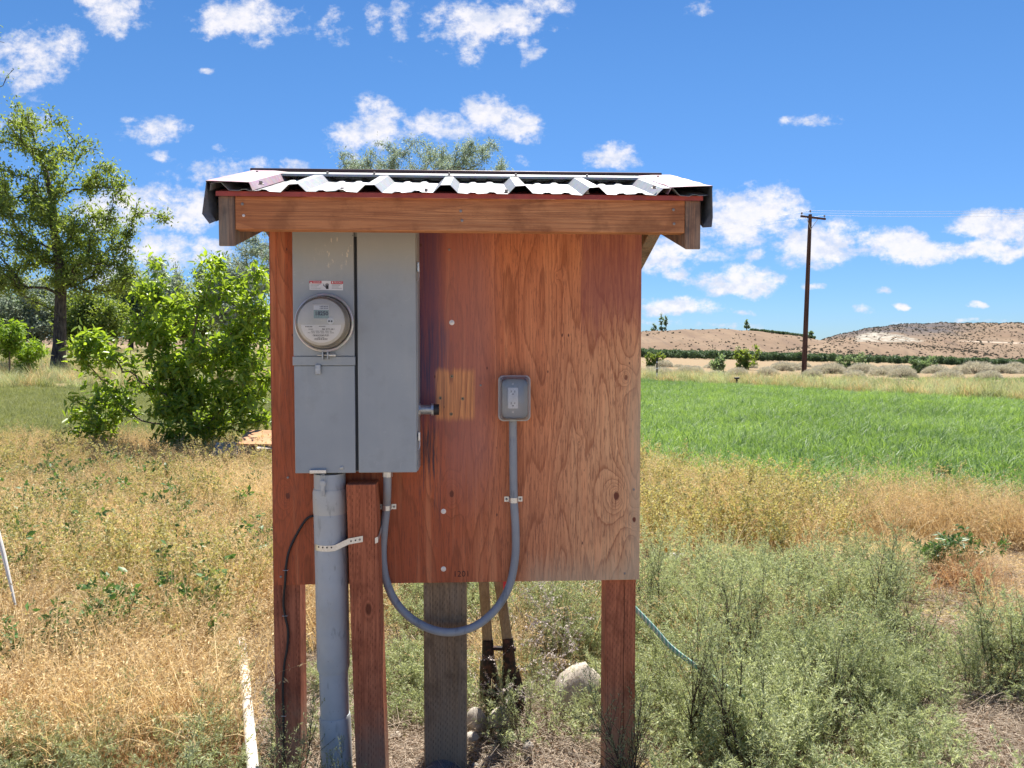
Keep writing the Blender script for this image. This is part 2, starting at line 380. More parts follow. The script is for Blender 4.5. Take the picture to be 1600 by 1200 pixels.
def hill(name, prof, Yc, Yb, m, base_z=-9.0, back=500):
    pxs = np.linspace(prof[0][0], prof[-1][0], 260)
    pys = np.interp(pxs, [a for a, _ in prof], [b for _, b in prof])
    k = np.ones(9) / 9; pys = np.convolve(np.pad(pys, 4, 'edge'), k, 'valid')
    pys += .5 * np.sin(pxs * .11) + .35 * np.sin(pxs * .31 + 1)
    rows = 60; V = []
    for j in range(rows):
        s = j / (rows - 1)
        Yj = Yb + (Yc - Yb) * (s / .8) if s <= .8 else Yc + back * (s - .8) / .2
        if s <= .8: fz_ = (math.sin((s / .8 - .5) * math.pi) * .5 + .5) ** .8
        else: fz_ = 1 - ((s - .8) / .2) ** 2 * .6
        for i, (px, py) in enumerate(zip(pxs, pys)):
            zc = EYE + (HOR - py) / F * Yc
            x = (px - 800) / F * Yj
            z = base_z + (zc - base_z) * fz_
            gl = math.sin(px * .06 + 2 * math.sin(px * .013)) * .7 + .5 * math.sin(px * .17 + s * 5) + .4 * math.sin(px * .43 + s * 9)
            z += gl * (zc - base_z) * .022 * math.sin(min(1, s / .8) * math.pi)
            V.append((x, Yj, z))
    n = len(pxs); ids = np.arange(n * rows).reshape(rows, n)
    q = np.stack([ids[:-1, :-1], ids[:-1, 1:], ids[1:, 1:], ids[1:, :-1]], -1).reshape(-1, 4)
    HG.append(np.array(V).reshape(rows, n, 3))
    return tag(link_mesh(name, mesh_np(name, V, [q], [m], smooth=True)), kind='structure')
M_hillA = mat('tan hillside', m_hill('tan')); M_hillB = mat('dark sage hillside', m_hill('dark'))
hill('hill', [(-600, 530), (0, 528), (500, 526), (860, 522), (1000, 519), (1060, 516), (1130, 514), (1200, 520), (1260, 527), (1330, 541), (1420, 550), (1480, 553)], 900, 520, M_hillA)
hill('hill', [(1180, 553), (1240, 545), (1290, 529), (1340, 516), (1400, 508), (1450, 506), (1600, 506), (1800, 503), (2200, 515), (2600, 552)], 1150, 600, M_hillB, -12)
hill('hill', [(1190, 554), (1240, 545), (1290, 536), (1340, 534), (1420, 538), (1500, 546), (1560, 554)], 560, 430, M_hillA, -9)

# ------------------------------------------------------------------ structure frame (the board stands 2.8 degrees off square)
AB = R(2.8)
SF = Matrix.Translation((-0.18, 2.48, 0)) @ Matrix.Rotation(AB, 4, 'Z')
SFi = SF.inverted()
def L(px, py, yl=0.0):
    o = SFi @ Vector((0, 0, EYE)); d = SFi.to_3x3() @ ray(px, py)
    t = (yl - o.y) / d.y; return o + d * t

# ---- wood
def bp(px, py): q = L(px, py, 0); return q.x, q.z
def grain(t, p, sx=1.0, along='z'):
    """streak noise fine and coarse, and cathedral figure"""
    X_, Y_, Z_ = t.sep(p)[0:3]
    if along == 'x': q = t.comb(Z_, Y_, X_)
    else: q = p
    st = t.noise(t.v('MULTIPLY', q, (150 * sx, 150 * sx, 5)), 1, 5, .68)
    st2 = t.noise(t.v('MULTIPLY', q, (230 * sx, 230 * sx, 22)), 1, 3, .65)
    return q, st, st2
def m_board(t, out):
    p = t.obj(); X_, Y_, Z_ = t.sep(p)[0:3]
    q, st, st2 = grain(t, p)
    base = t.noise(t.v('MULTIPLY', q, (4.6, 1, .50)), 1, 1.8, .5, .12)
    kn = None
    ring = 0
    knots = [(450, 775, .016, 1), (492, 822, .014, 1), (706, 772, .017, 1), (963, 775, .022, 1.3), (978, 590, .012, .8), (991, 812, .013, 1), (600, 640, .012, .6), (870, 430, .006, .4), (905, 690, .006, .4)]
    kcore = None; kfield = None
    for (a, b, r, s_) in knots:
        x0, z0 = bp(a, b)
        d2 = t.v('MULTIPLY_ADD', p, (1, 0, .62), (-x0, 0, -z0 * .62))
        ln = t.v('LENGTH', t.v('ADD', d2, t.v('SCALE', t.v('SUBTRACT', t.noise(p, 60, 3, .5, out=1), (.5, .5, .5)), None)))
        ln.node.inputs[0].links[0].from_node.inputs[1].links[0].from_node.inputs['Scale'].default_value = .006
        core = t.m('MULTIPLY', t.ss(ln, r * .55, r * .3), s_ if s_ < 1 else 1.0)
        fld = t.m('MULTIPLY', t.m('POWER', 2.718, t.m('MULTIPLY', ln, -1.0 / (r * 1.15))), .34 * s_)
        kcore = core if kcore is None else t.m('MAXIMUM', kcore, core)
        kfield = fld if kfield is None else t.m('ADD', kfield, fld)
    fig = t.m('ADD', base, kfield)
    lines = t.m('FRACT', t.m('MULTIPLY', t.m('ADD', fig, t.m('MULTIPLY', t.m('SUBTRACT', st, .5), .020)), 23))
    late = t.m('MULTIPLY', t.m('ADD', t.m('MULTIPLY', t.ss(lines, .2, .8), .38), t.m('MULTIPLY', t.ss(lines, .80, .93), .75)), t.ss(lines, 1.0, .95))       # dark latewood edge of each ring
    dist_edge = t.ss(t.noise(t.v('MULTIPLY', q, (5, 1, 1)), 1.3, 3), .35, .6)
    # tones across the sheet
    blend = t.m('ADD', X_, t.m('MULTIPLY', t.m('SUBTRACT', t.noise(t.v('MULTIPLY', q, (9, 1, 1.2)), 1, 4, .6), .5), .28))
    xa, _ = bp(735, 600); xb, _ = bp(860, 600); xc, _ = bp(1000, 600)
    c = t.mix(t.ss(blend, xa - .10, xa + .13), (.235, .060, .026), (.30, .105, .050))
    lowz = t.ss(t.m('ADD', Z_, t.m('MULTIPLY', blend, -.5)), bp(800, 560)[1] + .1, bp(800, 800)[1])
    c = t.mix(t.m('MULTIPLY', t.ss(blend, xa + .05, xc - .02), t.m('MULTIPLY_ADD', lowz, .75, .22)), c, (.40, .225, .125))
    streak = t.ss(st, .42, .60)
    c = t.mix(t.m('MULTIPLY', streak, .55), c, t.mix(.5, c, (.12, .035, .02)))
    c = t.mix(t.m('MULTIPLY', t.ss(st2, .52, .62), .55), c, (.10, .035, .022))
    c = t.mix(t.m('MULTIPLY', t.ss(t.noise(t.v('MULTIPLY', q, (28, 1, .9)), 1, 4, .6), .5, .66), .30), c, (.46, .20, .10))
    c = t.mix(t.m('MULTIPLY', late, t.lin(dist_edge, 0, 1, .28, .72)), c, t.mix(.25, c, (.19, .06, .028), 'MIX'))
    c = t.mix(t.m('MULTIPLY', late, .45), c, (.13, .038, .018))
    # purple-brown weather streaks beside the box and upper right; broad mauve band upper middle
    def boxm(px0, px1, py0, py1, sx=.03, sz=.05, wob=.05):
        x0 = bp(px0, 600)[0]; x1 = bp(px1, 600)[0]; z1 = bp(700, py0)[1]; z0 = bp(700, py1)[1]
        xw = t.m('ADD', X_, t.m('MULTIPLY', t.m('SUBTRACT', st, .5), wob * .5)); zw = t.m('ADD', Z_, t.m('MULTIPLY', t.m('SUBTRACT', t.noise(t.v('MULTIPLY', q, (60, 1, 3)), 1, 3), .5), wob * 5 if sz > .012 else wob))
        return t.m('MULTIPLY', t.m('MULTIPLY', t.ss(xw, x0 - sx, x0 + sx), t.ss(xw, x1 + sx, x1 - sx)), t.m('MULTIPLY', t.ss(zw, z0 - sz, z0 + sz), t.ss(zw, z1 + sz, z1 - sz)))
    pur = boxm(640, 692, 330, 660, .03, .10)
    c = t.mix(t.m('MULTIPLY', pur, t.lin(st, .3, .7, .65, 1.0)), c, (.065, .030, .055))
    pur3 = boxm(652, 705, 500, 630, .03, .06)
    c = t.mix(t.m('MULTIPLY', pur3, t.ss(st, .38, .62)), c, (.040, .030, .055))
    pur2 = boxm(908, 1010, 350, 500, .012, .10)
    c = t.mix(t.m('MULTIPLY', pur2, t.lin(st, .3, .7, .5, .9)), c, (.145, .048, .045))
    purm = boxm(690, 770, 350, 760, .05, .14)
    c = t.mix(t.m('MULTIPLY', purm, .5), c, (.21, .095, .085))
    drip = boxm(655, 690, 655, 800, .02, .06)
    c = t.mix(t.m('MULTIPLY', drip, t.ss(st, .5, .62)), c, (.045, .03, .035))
    clean = boxm(681, 741, 578, 655, .007, .012, .035)
    c = t.mix(t.m('MULTIPLY', clean, .62), c, t.mix(t.m('MULTIPLY', late, .6), t.mix(streak, (.46, .22, .085), (.34, .15, .06)), (.12, .05, .03)))
    # grey weathering at the right and bottom edges
    gz = t.m('ADD', t.ss(t.m('ADD', X_, t.m('MULTIPLY', t.m('SUBTRACT', st, .5), .1)), bp(968, 700)[0], bp(1003, 700)[0]),
             t.m('MULTIPLY', t.ss(t.m('ADD', Z_, t.m('MULTIPLY', t.m('SUBTRACT', st, .5), .16)), bp(900, 850)[1], bp(900, 925)[1]), t.ss(X_, bp(800, 900)[0], bp(850, 900)[0])), clamp=True)
    c = t.mix(t.m('MULTIPLY', t.m('MULTIPLY', gz, t.ss(Z_, bp(900, 480)[1], bp(900, 680)[1])), .65), c, (.27, .215, .155))
    # checks across the sheet (faint horizontal hairlines) and dark nail stains
    hl = t.vor(t.v('MULTIPLY', p, (0, 0, 1)), 7.0); 
    hair = t.m('MULTIPLY', t.ss(hl, .016, .006), t.ss(t.noise(p, 5, 2), .45, .55))
    c = t.mix(t.m('MULTIPLY', hair, .45), c, (.10, .04, .03))
    spots = t.vor(t.v('MULTIPLY', p, (1, 1, .45)), 22); c = t.mix(t.ss(spots, .075, .035), c, (.06, .025, .02))
    c = t.mix(kcore, c, (.085, .028, .018))
    c = t.mix(t.m('MULTIPLY', t.ss(t.noise(p, 3, 5, .7), .5, .75), .18), c, (.12, .06, .05))
    c = t.mix(1.0, c, (2.15, 2.15, 2.05), 'MULTIPLY')
    hgt = t.m('ADD', t.m('MULTIPLY', st, .6), t.m('ADD', t.m('MULTIPLY', late, -.5), t.m('MULTIPLY', kcore, -.6)))
    pbsdf(t, out, c, t.lin(st, .3, .7, .62, .82), 0, t.bump(hgt, .35, .0025), .25)
M_board = mat('weathered red stained plywood', m_board)

def m_timber(col_a, col_b, dark, along='z', incise=None, crack=False, grey=0.0, knots=True):
    def fn(t, out):
        p = t.obj(); q, st, st2 = grain(t, p, 1, along)
        qx, qy, qz = t.sep(q)[0:3]
        base = t.noise(t.v('MULTIPLY', q, (9, 9, .7)), 1, 2.0, .5, .15)
        lines = t.m('FRACT', t.m('MULTIPLY', base, 22)); late = t.m('MULTIPLY', t.ss(lines, .4, .85), t.ss(lines, 1, .9))
        c = t.mix(t.ss(t.noise(t.v('MULTIPLY', q, (4, 4, 1.5)), 1, 4, .6), .35, .65), col_a, col_b)
        c = t.mix(t.m('MULTIPLY', t.ss(st, .42, .62), .5), c, dark)
        c = t.mix(t.m('MULTIPLY', late, .38), c, dark)
        c = t.mix(t.m('MULTIPLY', t.ss(st2, .55, .75), .25), c, dark)
        if knots:
            kk = t.vor(t.v('MULTIPLY', q, (1, 1, .5)), 7.5)
            c = t.mix(t.m('MULTIPLY', t.ss(kk, .10, .05), .85), c, tuple(x * .45 for x in dark))
            c = t.mix(t.m('MULTIPLY', t.m('MULTIPLY', t.ss(kk, .2, .12), t.ss(kk, .09, .12)), .5), c, dark)
        if grey: c = t.mix(t.m('MULTIPLY', t.ss(t.noise(t.v('MULTIPLY', q, (30, 30, 3)), 1, 4), .35, .7), grey), c, (.27, .24, .20))
        c = t.mix(t.m('MULTIPLY', t.ss(t.noise(p, 7, 5, .65), .48, .66), .45), c, tuple(x * .6 for x in dark))
        h = t.m('ADD', st, t.m('MULTIPLY', late, -.4))
        if incise:
            pitch_, ln_ = incise
            def slits(uu):
                cc = t.m('DIVIDE', uu, pitch_); col = t.m('FLOOR', cc)
                fx = t.m('ABSOLUTE', t.m('SUBTRACT', t.m('FRACT', cc), .5))
                fzv = t.m('FRACT', t.m('ADD', t.m('DIVIDE', qz, ln_), t.m('MULTIPLY', col, .37)))
                keep = t.ss(t.m('FRACT', t.m('MULTIPLY', t.m('SINE', t.m('MULTIPLY', col, 12.9)), 7.3)), .12, .2)
                return t.m('MULTIPLY', t.m('MULTIPLY', t.ss(fx, .13, .07), t.m('MULTIPLY', t.ss(fzv, .0, .05), t.ss(fzv, .52, .45))), keep)
            nrm = t.sep(t.n('ShaderNodeTexCoord').outputs['Normal'])[0]
            side = t.m('GREATER_THAN', t.m('ABSOLUTE', nrm), .7)
            s1 = t.m('MULTIPLY', slits(qx), t.m('SUBTRACT', 1, side)); s2 = t.m('MULTIPLY', slits(qy), side)
            sl = t.m('MULTIPLY', t.m('MAXIMUM', s1, s2), t.lin(t.noise(p, 23, 4, .7), .36, .62, .15, 1.0))
            if crack:
                cw = t.m('ABSOLUTE', t.m('SUBTRACT', qx, t.m('ADD', crack, t.m('MULTIPLY', t.m('SUBTRACT', t.noise(t.v('MULTIPLY', p, (0, 0, 4)), 1, 4, .6), .5), .02))))
                ck = t.m('MULTIPLY', t.ss(cw, .0022, .0008), t.m('SUBTRACT', 1, side)); sl = t.m('MAXIMUM', sl, ck)
            c = t.mix(t.m('MULTIPLY', t.ss(t.m('ADD', qz, t.m('MULTIPLY', t.noise(p, 12, 4), -.3)), .16, -.05), .6), c, (.30, .24, .17))
            c = t.mix(t.m('MULTIPLY', sl, .85), c, tuple(x * .28 for x in dark)); h = t.m('ADD', h, t.m('MULTIPLY', sl, -2.0))
        pbsdf(t, out, c, .78, 0, t.bump(h, .4, .003), .2)
    return fn
M_redpost = mat('red brown treated post', m_timber((.52, .165, .078), (.62, .23, .12), (.26, .075, .04), incise=(.0075, .022)))
M_crackpost = mat('split red brown treated post', m_timber((.52, .165, .078), (.62, .23, .12), (.26, .075, .04), incise=(.0075, .022), crack=L(975, 1000, .0185).x if True else 0))
M_darkpost = mat('dark red treated post', m_timber((.38, .12, .068), (.50, .18, .10), (.18, .055, .035), incise=(.0075, .020), knots=False))
M_olivepost = mat('old olive brown square post', m_timber((.30, .20, .115), (.38, .27, .16), (.14, .09, .055), incise=(.008, .021), knots=False, grey=.25))
M_fascia = mat('stained fascia board', m_timber((.50, .20, .085), (.62, .30, .14), (.27, .10, .05), along='x', knots=True))
M_rafter = mat('weathered grey rafter', m_timber((.30, .20, .14), (.42, .24, .15), (.035, .04, .055), along='z', grey=.55, knots=False))
M_handle = mat('weathered ash handle', m_timber((.30, .22, .13), (.38, .30, .19), (.18, .12, .07), knots=False, grey=.3))
M_plank = mat('pale dry plank', m_timber((.48, .42, .34), (.58, .52, .44), (.30, .24, .18), along='x', grey=.3))
M_orangeplank = mat('orange plywood scrap', m_timber((.55, .30, .15), (.62, .36, .2), (.35, .17, .08), along='x', knots=False))
M_deck = simple('dark red painted roof deck', (.34, .06, .05), .6, 0, .25, 20, .3)

# ---- metals, plastics
def m_galv(tint, stain, rough=.38):
    def fn(t, out):
        p = t.obj(); n = t.vor(p, 90, out='Color'); b = t.noise(p, 8, 5, .6); f_ = t.noise(p, 120, 3, .6)
        c = t.mix(t.ss(b, .4, .75), tint, stain)
        c = t.mix(.08, c, n)
        c = t.mix(t.m('MULTIPLY', t.ss(f_, .62, .7), .3), c, (.2, .17, .14))
        pbsdf(t, out, c, t.lin(b, .3, .7, rough, rough + .15), .35, t.bump(f_, .08, .001), .5)
    return fn
M_roof = mat('white galvanized roofing', m_galv((.33, .34, .34), (.23, .24, .25)))
M_trim = mat('faded pink flashing', m_galv((.33, .23, .27), (.26, .13, .15), .5))
def m_flap(t, out):
    p = t.obj(); b = t.noise(p, 14, 5, .65)
    c = t.mix(t.ss(b, .35, .65), (.16, .19, .23), (.30, .33, .37))
    c = t.mix(t.m('MULTIPLY', t.ss(t.noise(p, 40, 4), .58, .7), .5), c, (.22, .10, .08))
    pbsdf(t, out, c, .5, .3, t.bump(b, .15, .004), .4)
M_flap = mat('dull blue grey flashing', m_flap)
M_cap = simple('dark brown ridge metal', (.10, .055, .05), .45, .3)
M_zinc = simple('zinc plated steel', (.62, .63, .62), .36, .75, .12, 160, .1)
M_zincdull = simple('dull galvanized pipe', (.40, .43, .45), .45, .7, .2, 90, .2)
M_screw = simple('weathered screw head', (.30, .27, .25), .5, .6)
M_whitescrew = simple('bright washer head screw', (.75, .70, .66), .4, .3)
M_black = simple('black rubber', (.02, .02, .022), .6)
M_red = simple('red sticker', (.55, .03, .05), .5, 0, .05)
M_white = simple('white label', (.78, .78, .78), .5, 0, .04)
M_ink = simple('black ink', (.03, .03, .035), .6, 0, .02)
M_softink = simple('grey ink', (.16, .17, .18), .6, 0, .02)
def m_box(t, out):
    p = t.obj(); X_, Y_, Z_ = t.sep(p)[0:3]
    b = t.noise(p, 3.5, 5, .6); f_ = t.noise(p, 70, 4, .6); dn = t.noise(t.v('MULTIPLY', p, (30, 30, 2.5)), 1, 4, .6)
    c = t.mix(t.ss(b, .35, .65), (.315, .355, .385), (.36, .40, .42))
    c = t.mix(t.m('MULTIPLY', t.ss(dn, .5, .7), .13), c, (.47, .48, .46))
    c = t.mix(t.m('MULTIPLY', t.ss(t.noise(p, 11, 6, .7), .52, .66), .16), c, (.22, .23, .23))
    sc_ = t.noise(t.v('MULTIPLY', t.v('ADD', p, t.noise(p, 9, 2, .5, out=1)), (14, 14, 160)), 1, 2, .5)
    c = t.mix(t.m('MULTIPLY', t.m('MULTIPLY', t.ss(sc_, .665, .70), t.ss(b, .45, .6)), .55), c, (.56, .57, .56))
    z0 = L(500, 430, -.11).z - L(500, 740, -.11).z
    top = t.ss(t.m('ADD', Z_, t.m('MULTIPLY', t.m('SUBTRACT', b, .5), .3)), z0 - .04, z0 + .10)
    c = t.mix(t.m('MULTIPLY', top, .42), c, (.43, .41, .33))
    # bird droppings and scuffs near the top
    dr = t.m('MULTIPLY', t.ss(t.noise(t.v('MULTIPLY', p, (75, 75, 26)), 1, 4, .6), .60, .64), t.ss(Z_, z0 - .01, z0 + .07))
    x0 = L(515, 400, -.11).x - L(555, 740, -.11).x
    dr = t.m('MULTIPLY', dr, t.m('MULTIPLY', t.ss(X_, x0 - .07, x0), t.ss(X_, x0 + .10, x0 + .05)))
    c = t.mix(t.m('MULTIPLY', dr, .8), c, (.80, .72, .56))
    sp = t.vor(p, 24); c = t.mix(t.m('MULTIPLY', t.ss(sp, .05, .03), t.ss(f_, .5, .6)), c, (.07, .07, .07))
    pbsdf(t, out, c, t.lin(f_, .3, .7, .42, .52), .05, t.bump(f_, .06, .001), .45)
M_box = mat('grey enamelled steel', m_box)
M_gap = simple('dark gap', (.03, .035, .04), .7)
def m_pvc(a, b):
    def fn(t, out):
        p = t.obj(); n = t.noise(p, 7, 5, .6); d = t.noise(t.v('MULTIPLY', p, (45, 45, 12)), 1, 4, .6)
        c = t.mix(t.ss(n, .3, .7), a, b)
        c = t.mix(t.m('MULTIPLY', t.ss(d, .56, .68), .6), c, tuple(x * .55 for x in a))
        c = t.mix(t.m('MULTIPLY', t.ss(t.noise(p, 4, 5, .7), .48, .68), .35), c, (.50, .47, .40))
        c = t.mix(t.m('MULTIPLY', t.ss(t.vor(p, 40), .08, .04), .6), c, tuple(x * .4 for x in a))
        pbsdf(t, out, c, .48, 0, t.bump(d, .08, .001), .45)
    return fn
M_pvc = mat('weathered grey conduit', m_pvc((.40, .445, .475), (.49, .53, .55)))
M_coup = mat('chalky grey coupling', m_pvc((.50, .52, .50), (.60, .60, .56)))
M_liq = mat('blue grey flexible conduit', m_pvc((.26, .29, .325), (.32, .35, .385)))
def m_whitepipe(t, out):
    p = t.obj(); n = t.noise(p, 9, 5, .65); q = t.noise(t.v('MULTIPLY', p, (20, 20, 60)), 1, 4, .6)
    c = t.mix(t.ss(n, .35, .65), (.66, .63, .56), (.76, .73, .67)); c = t.mix(t.m('MULTIPLY', t.ss(q, .68, .73), .6), c, (.2, .15, .1))
    pbsdf(t, out, c, .5, 0, t.bump(q, .1, .002), .4)
M_whitepipe = mat('dirty white pipe', m_whitepipe)
def m_glassy(t, out):
    g = t.n('ShaderNodeBsdfGlossy', {'Color': (1, 1, 1, 1), 'Roughness': .06})
    tr = t.n('ShaderNodeBsdfTransparent', {'Color': (.97, .97, .96, 1)})
    df = t.n('ShaderNodeBsdfDiffuse', {'Color': (.75, .72, .66, 1)})
    fr = t.n('ShaderNodeFresnel', {'IOR': 1.45}).outputs[0]
    a = t.n('ShaderNodeMixShader', {0: .07, 1: tr.outputs[0], 2: df.outputs[0]})
    b = t.n('ShaderNodeMixShader', {0: t.m('MULTIPLY', fr, .9), 1: a.outputs[0], 2: g.outputs[0]})
    t.links.new(b.outputs[0], out.inputs[0])
M_glass = mat('clear meter glass', m_glassy)
def m_haze(t, out):
    g = t.n('ShaderNodeBsdfGlossy', {'Color': (1, 1, 1, 1), 'Roughness': .15})
    tr = t.n('ShaderNodeBsdfTransparent', {'Color': (.97, .98, 1.0, 1)})
    n = t.noise(t.obj(), 40, 4)
    df = t.n('ShaderNodeBsdfTranslucent', {'Color': (.6, .62, .60, 1)}); d2 = t.n('ShaderNodeBsdfDiffuse', {'Color': (.55, .58, .58, 1)})
    dd = t.n('ShaderNodeMixShader', {0: .6, 1: df.outputs[0], 2: d2.outputs[0]})
    lw = t.n('ShaderNodeLayerWeight', {'Blend': .35}).outputs['Facing']
    a = t.n('ShaderNodeMixShader', {0: t.m('ADD', t.m('MULTIPLY', t.m('POWER', lw, 1.5), .95), t.lin(n, .3, .7, .08, .18)), 1: tr.outputs[0], 2: dd.outputs[0]})
    fr = t.n('ShaderNodeFresnel', {'IOR': 1.45}).outputs[0]
    b = t.n('ShaderNodeMixShader', {0: fr, 1: a.outputs[0], 2: g.outputs[0]})
    t.links.new(b.outputs[0], out.inputs[0])
M_rim = simple('frosted plastic rim', (.52, .57, .57), .4, 0, .08, 60, .1)
M_cover = mat('scuffed clear plastic', m_haze)
M_face = simple('beige grey meter faceplate', (.60, .58, .53), .5, 0, .05)
M_meterside = simple('beige meter housing', (.38, .34, .27), .5, 0, .1)
M_lcd = simple('grey green display', (.30, .40, .36), .25, 0, .06)
M_ring = mat('polished sealing ring', m_galv((.68, .70, .73), (.55, .52, .46), .25))

# ------------------------------------------------------------------ the board shelter
xl = L(425, 640, 0).x; xr = L(1001, 640, 0).x; zb = L(715, 910, 0).z
YE, YR = -.36, .06                                   # eave and ridge (local depth)
SL = math.tan(R(16.8))
z_eave = L(715, 302, YE).z                           # underside of the metal at the front eave
def roof_z(y): return z_eave + (YR - YE) * SL - abs(y - YR) * SL
st = thing('meter_shelter', 'red stained plywood board on posts under a small gabled metal roof', 'utility shelter', (0, .06, 0), SF)
board = part('plywood_board', MB().box(xl, xr, 0, .018, zb, roof_z(0) - .03), M_board, st, bevel=.0015)
def post(pxa, pxb, py, y0, y1, ztop, m, name='post', label=None, zbot=-.35):
    a = L(pxa, py, y0).x; b = L(pxb, py, y0).x
    return part(name, MB().box(a, b, y0, y1, zbot, ztop), m, st, bevel=.003, label=label)
post(428, 469, 1000, .0185, .108, roof_z(.06) - .16, M_darkpost, label='dark red post under the left end of the board')
post(946, 993, 1000, .0185, .108, roof_z(.06) - .16, M_crackpost, label='red brown post with a long crack under the right end of the board')
post(662, 729, 1000, .0185, .160, roof_z(.06) - .16, M_olivepost, label='thick olive brown square post behind the middle of the board')
XL0 = L(341, 340, YE).x; XR1 = L(1095, 340, YE).x; RW = .044
fx0, fx1 = XL0 + RW + .001, XR1 - RW - .001
def rafter(x0, x1, sgn):
    hh = .138
    if sgn < 0: ys = (YE, YR - .001)
    else: ys = (YR + .001, 2 * YR - YE)
    zt = [roof_z(y) - .013 for y in ys]
    poly = [(x0, ys[0], zt[0]), (x0, ys[1], zt[1]), (x0, ys[1], zt[1] - hh), (x0, ys[0], zt[0] - hh)]
    return part('rafter', MB().prism(poly, (0, 0, 0), (x1 - x0, 0, 0)), M_rafter, st, bevel=.003)
for (a, b) in ((XL0, XL0 + RW), (XR1 - RW, XR1)):
    for s_ in (-1, 1): rafter(a, b, s_)
fz1 = z_eave - .013; fz0 = L(715, 361, YE).z
part('fascia_board', MB().box(fx0, fx1, YE + .002, YE + .040, fz0, fz1), M_fascia, st, bevel=.002, label='front fascia board with knots and screw heads')
part('fascia_board', MB().box(fx0, fx1, 2 * YR - YE - .040, 2 * YR - YE - .002, fz0, fz1), M_fascia, st, bevel=.002)
part('post_plate', MB().box(xl + .02, xr - .02, .0185, .055, roof_z(.03) - .158, roof_z(.03) - .07), M_redpost, st, bevel=.002)
for s_ in (-1, 1):
    y0, y1 = (YE - .012, YR) if s_ < 0 else (YR, 2 * YR - YE + .012)
    poly = [(0, y0, roof_z(y0) - .0125), (0, y1, roof_z(y1) - .0125), (0, y1, roof_z(y1) + .0005), (0, y0, roof_z(y0) + .0005)]
    part('roof_deck', MB().prism(poly, (XL0 - .002, 0, 0), (XR1 + .002, 0, 0)), M_deck, st)
# ribbed metal sheets
ribs = [L(px, 300, YE).x for px in (462, 575, 690, 806, 925, 1040)]
ribs = [ribs[0] + (ribs[-1] - ribs[0]) * i / 5 for i in range(6)]
pit = ribs[1] - ribs[0]
def prof_pts():
    pts = []
    x = XL0 - .012
    pts.append((x, 0))
    for i, r_ in enumerate([ribs[0] - pit] + ribs + [ribs[-1] + pit]):
        for (dx_, h) in ((-.034, 0), (-.013, .020), (.013, .020), (.034, 0)):
            pts.append((r_ + dx_, h))
        for q in (.36, .62):
            cx = r_ + pit * q
            for (dx_, h) in ((-.014, 0), (-.006, .004), (.006, .004), (.014, 0)): pts.append((cx + dx_, h))
    pts.append((XR1 + .012, 0))
    pts = [p_ for p_ in pts if XL0 - .0121 <= p_[0] <= XR1 + .0121]; pts.sort(); return pts
pp = prof_pts()
for s_ in (-1, 1):
    mb = MB(); NS = 14
    for j in range(NS + 1):
        s = j / NS
        y = (YE - .028) + (YR - .004 - YE + .028) * s
        if s_ > 0: y = 2 * YR - y
        for i, (x, h) in enumerate(pp):
            wob = .0015 * math.sin(x * 23 + y * 9) + .0012 * math.sin(x * 61 + 2)
            mb.v.append((x, y, roof_z(y) + .003 + h + wob * (1 if j < 4 else .5)))
    n = len(pp)
    mb.f = [(j * n + i, j * n + i + 1, (j + 1) * n + i + 1, (j + 1) * n + i) for j in range(NS) for i in range(n - 1)]
    part('roof_sheet', mb, M_roof, st, solid=.0009, label='front slope of ribbed white metal roofing' if s_ < 0 else None)
# gable flashing over the first and last rib, folded down past the rafters
def flashing(side, s_):
    e = XL0 if side < 0 else XR1
    d = -side
    prof = [(.105, .0055), (.092, .026), (.045, .029), (-.020, .030), (-.027, .022), (-.024, -.055), (-.014, -.086)]
    prof = [(e + d * a, b) for a, b in prof]
    mb = MB(); NS = 12; n = len(prof)
    for j in range(NS + 1):
        y = (YE - .034) + (YR - YE + .030) * j / NS
        if s_ > 0: y = 2 * YR - y
        for i, (x, h) in enumerate(prof):
            k = .006 * math.sin(j * 1.9 + i * 2.3 + side) * (1 if i >= 4 else .25) * (1.4 if j < 3 else .6)
            mb.v.append((x + k, y, roof_z(y) + h + k * .5))
    mb.f = [(j * n + i, j * n + i + 1, (j + 1) * n + i + 1, (j + 1) * n + i) for j in range(NS) for i in range(n - 1)]
    o = part('gable_flashing', mb, M_trim, st, solid=.001, label='dented faded pink and grey flashing folded over the %s gable' % ('left' if side < 0 else 'right') if s_ < 0 else None)
    o.data.materials.append(M_flap)
    for f in o.data.polygons:
        if f.center.z < 1e9 and (f.index % (n - 1)) >= 3: f.material_index = 1
for sd_ in (-1, 1):
    for s_ in (-1, 1): flashing(sd_, s_)
# dry nest stuffed under the right flashing
cx0 = L(389 - 0, 272, YR).x; cx1 = L(1036, 280, YR).x
zr = roof_z(YR) + .026
mb = MB(); capw = .105
for s_ in (-1, 1):
    ye = YR + s_ * capw
    poly = [(0, YR, zr), (0, ye, zr - capw * SL), (0, ye, zr - capw * SL - .0012), (0, YR, zr - .0012)]
    mb.prism(poly if s_ > 0 else poly[::-1], (cx0, 0, 0), (cx1, 0, 0))
rc = part('ridge_cap', mb, M_roof, st, smooth=False)
part('ridge_bead', MB().box(cx0 + .006, cx1 - .006, YR - .010, YR + .010, zr - .003, zr + .009), M_cap, rc, bevel=.003)
mb = MB()
mb.box(cx0 - .004, cx1 + .004, YR - capw - .0035, YR - capw - .0004, zr - capw * SL - .0075, zr - capw * SL + .0005)
part('hem', mb, M_roof, rc, bevel=.0008)
def screw_mb(c, ax, r=.0045, h=.003, washer=True):
    mb = MB()
    if washer: mb.lathe(c, ax, [(-.001, r * 1.7), (.0008, r * 1.7), (.0012, r * 1.2)], 16)
    mb.lathe(Vector(c) + Vector(ax) * .001, ax, [(0, r), (h, r), (h * 1.25, r * .75)], 6)
    return mb
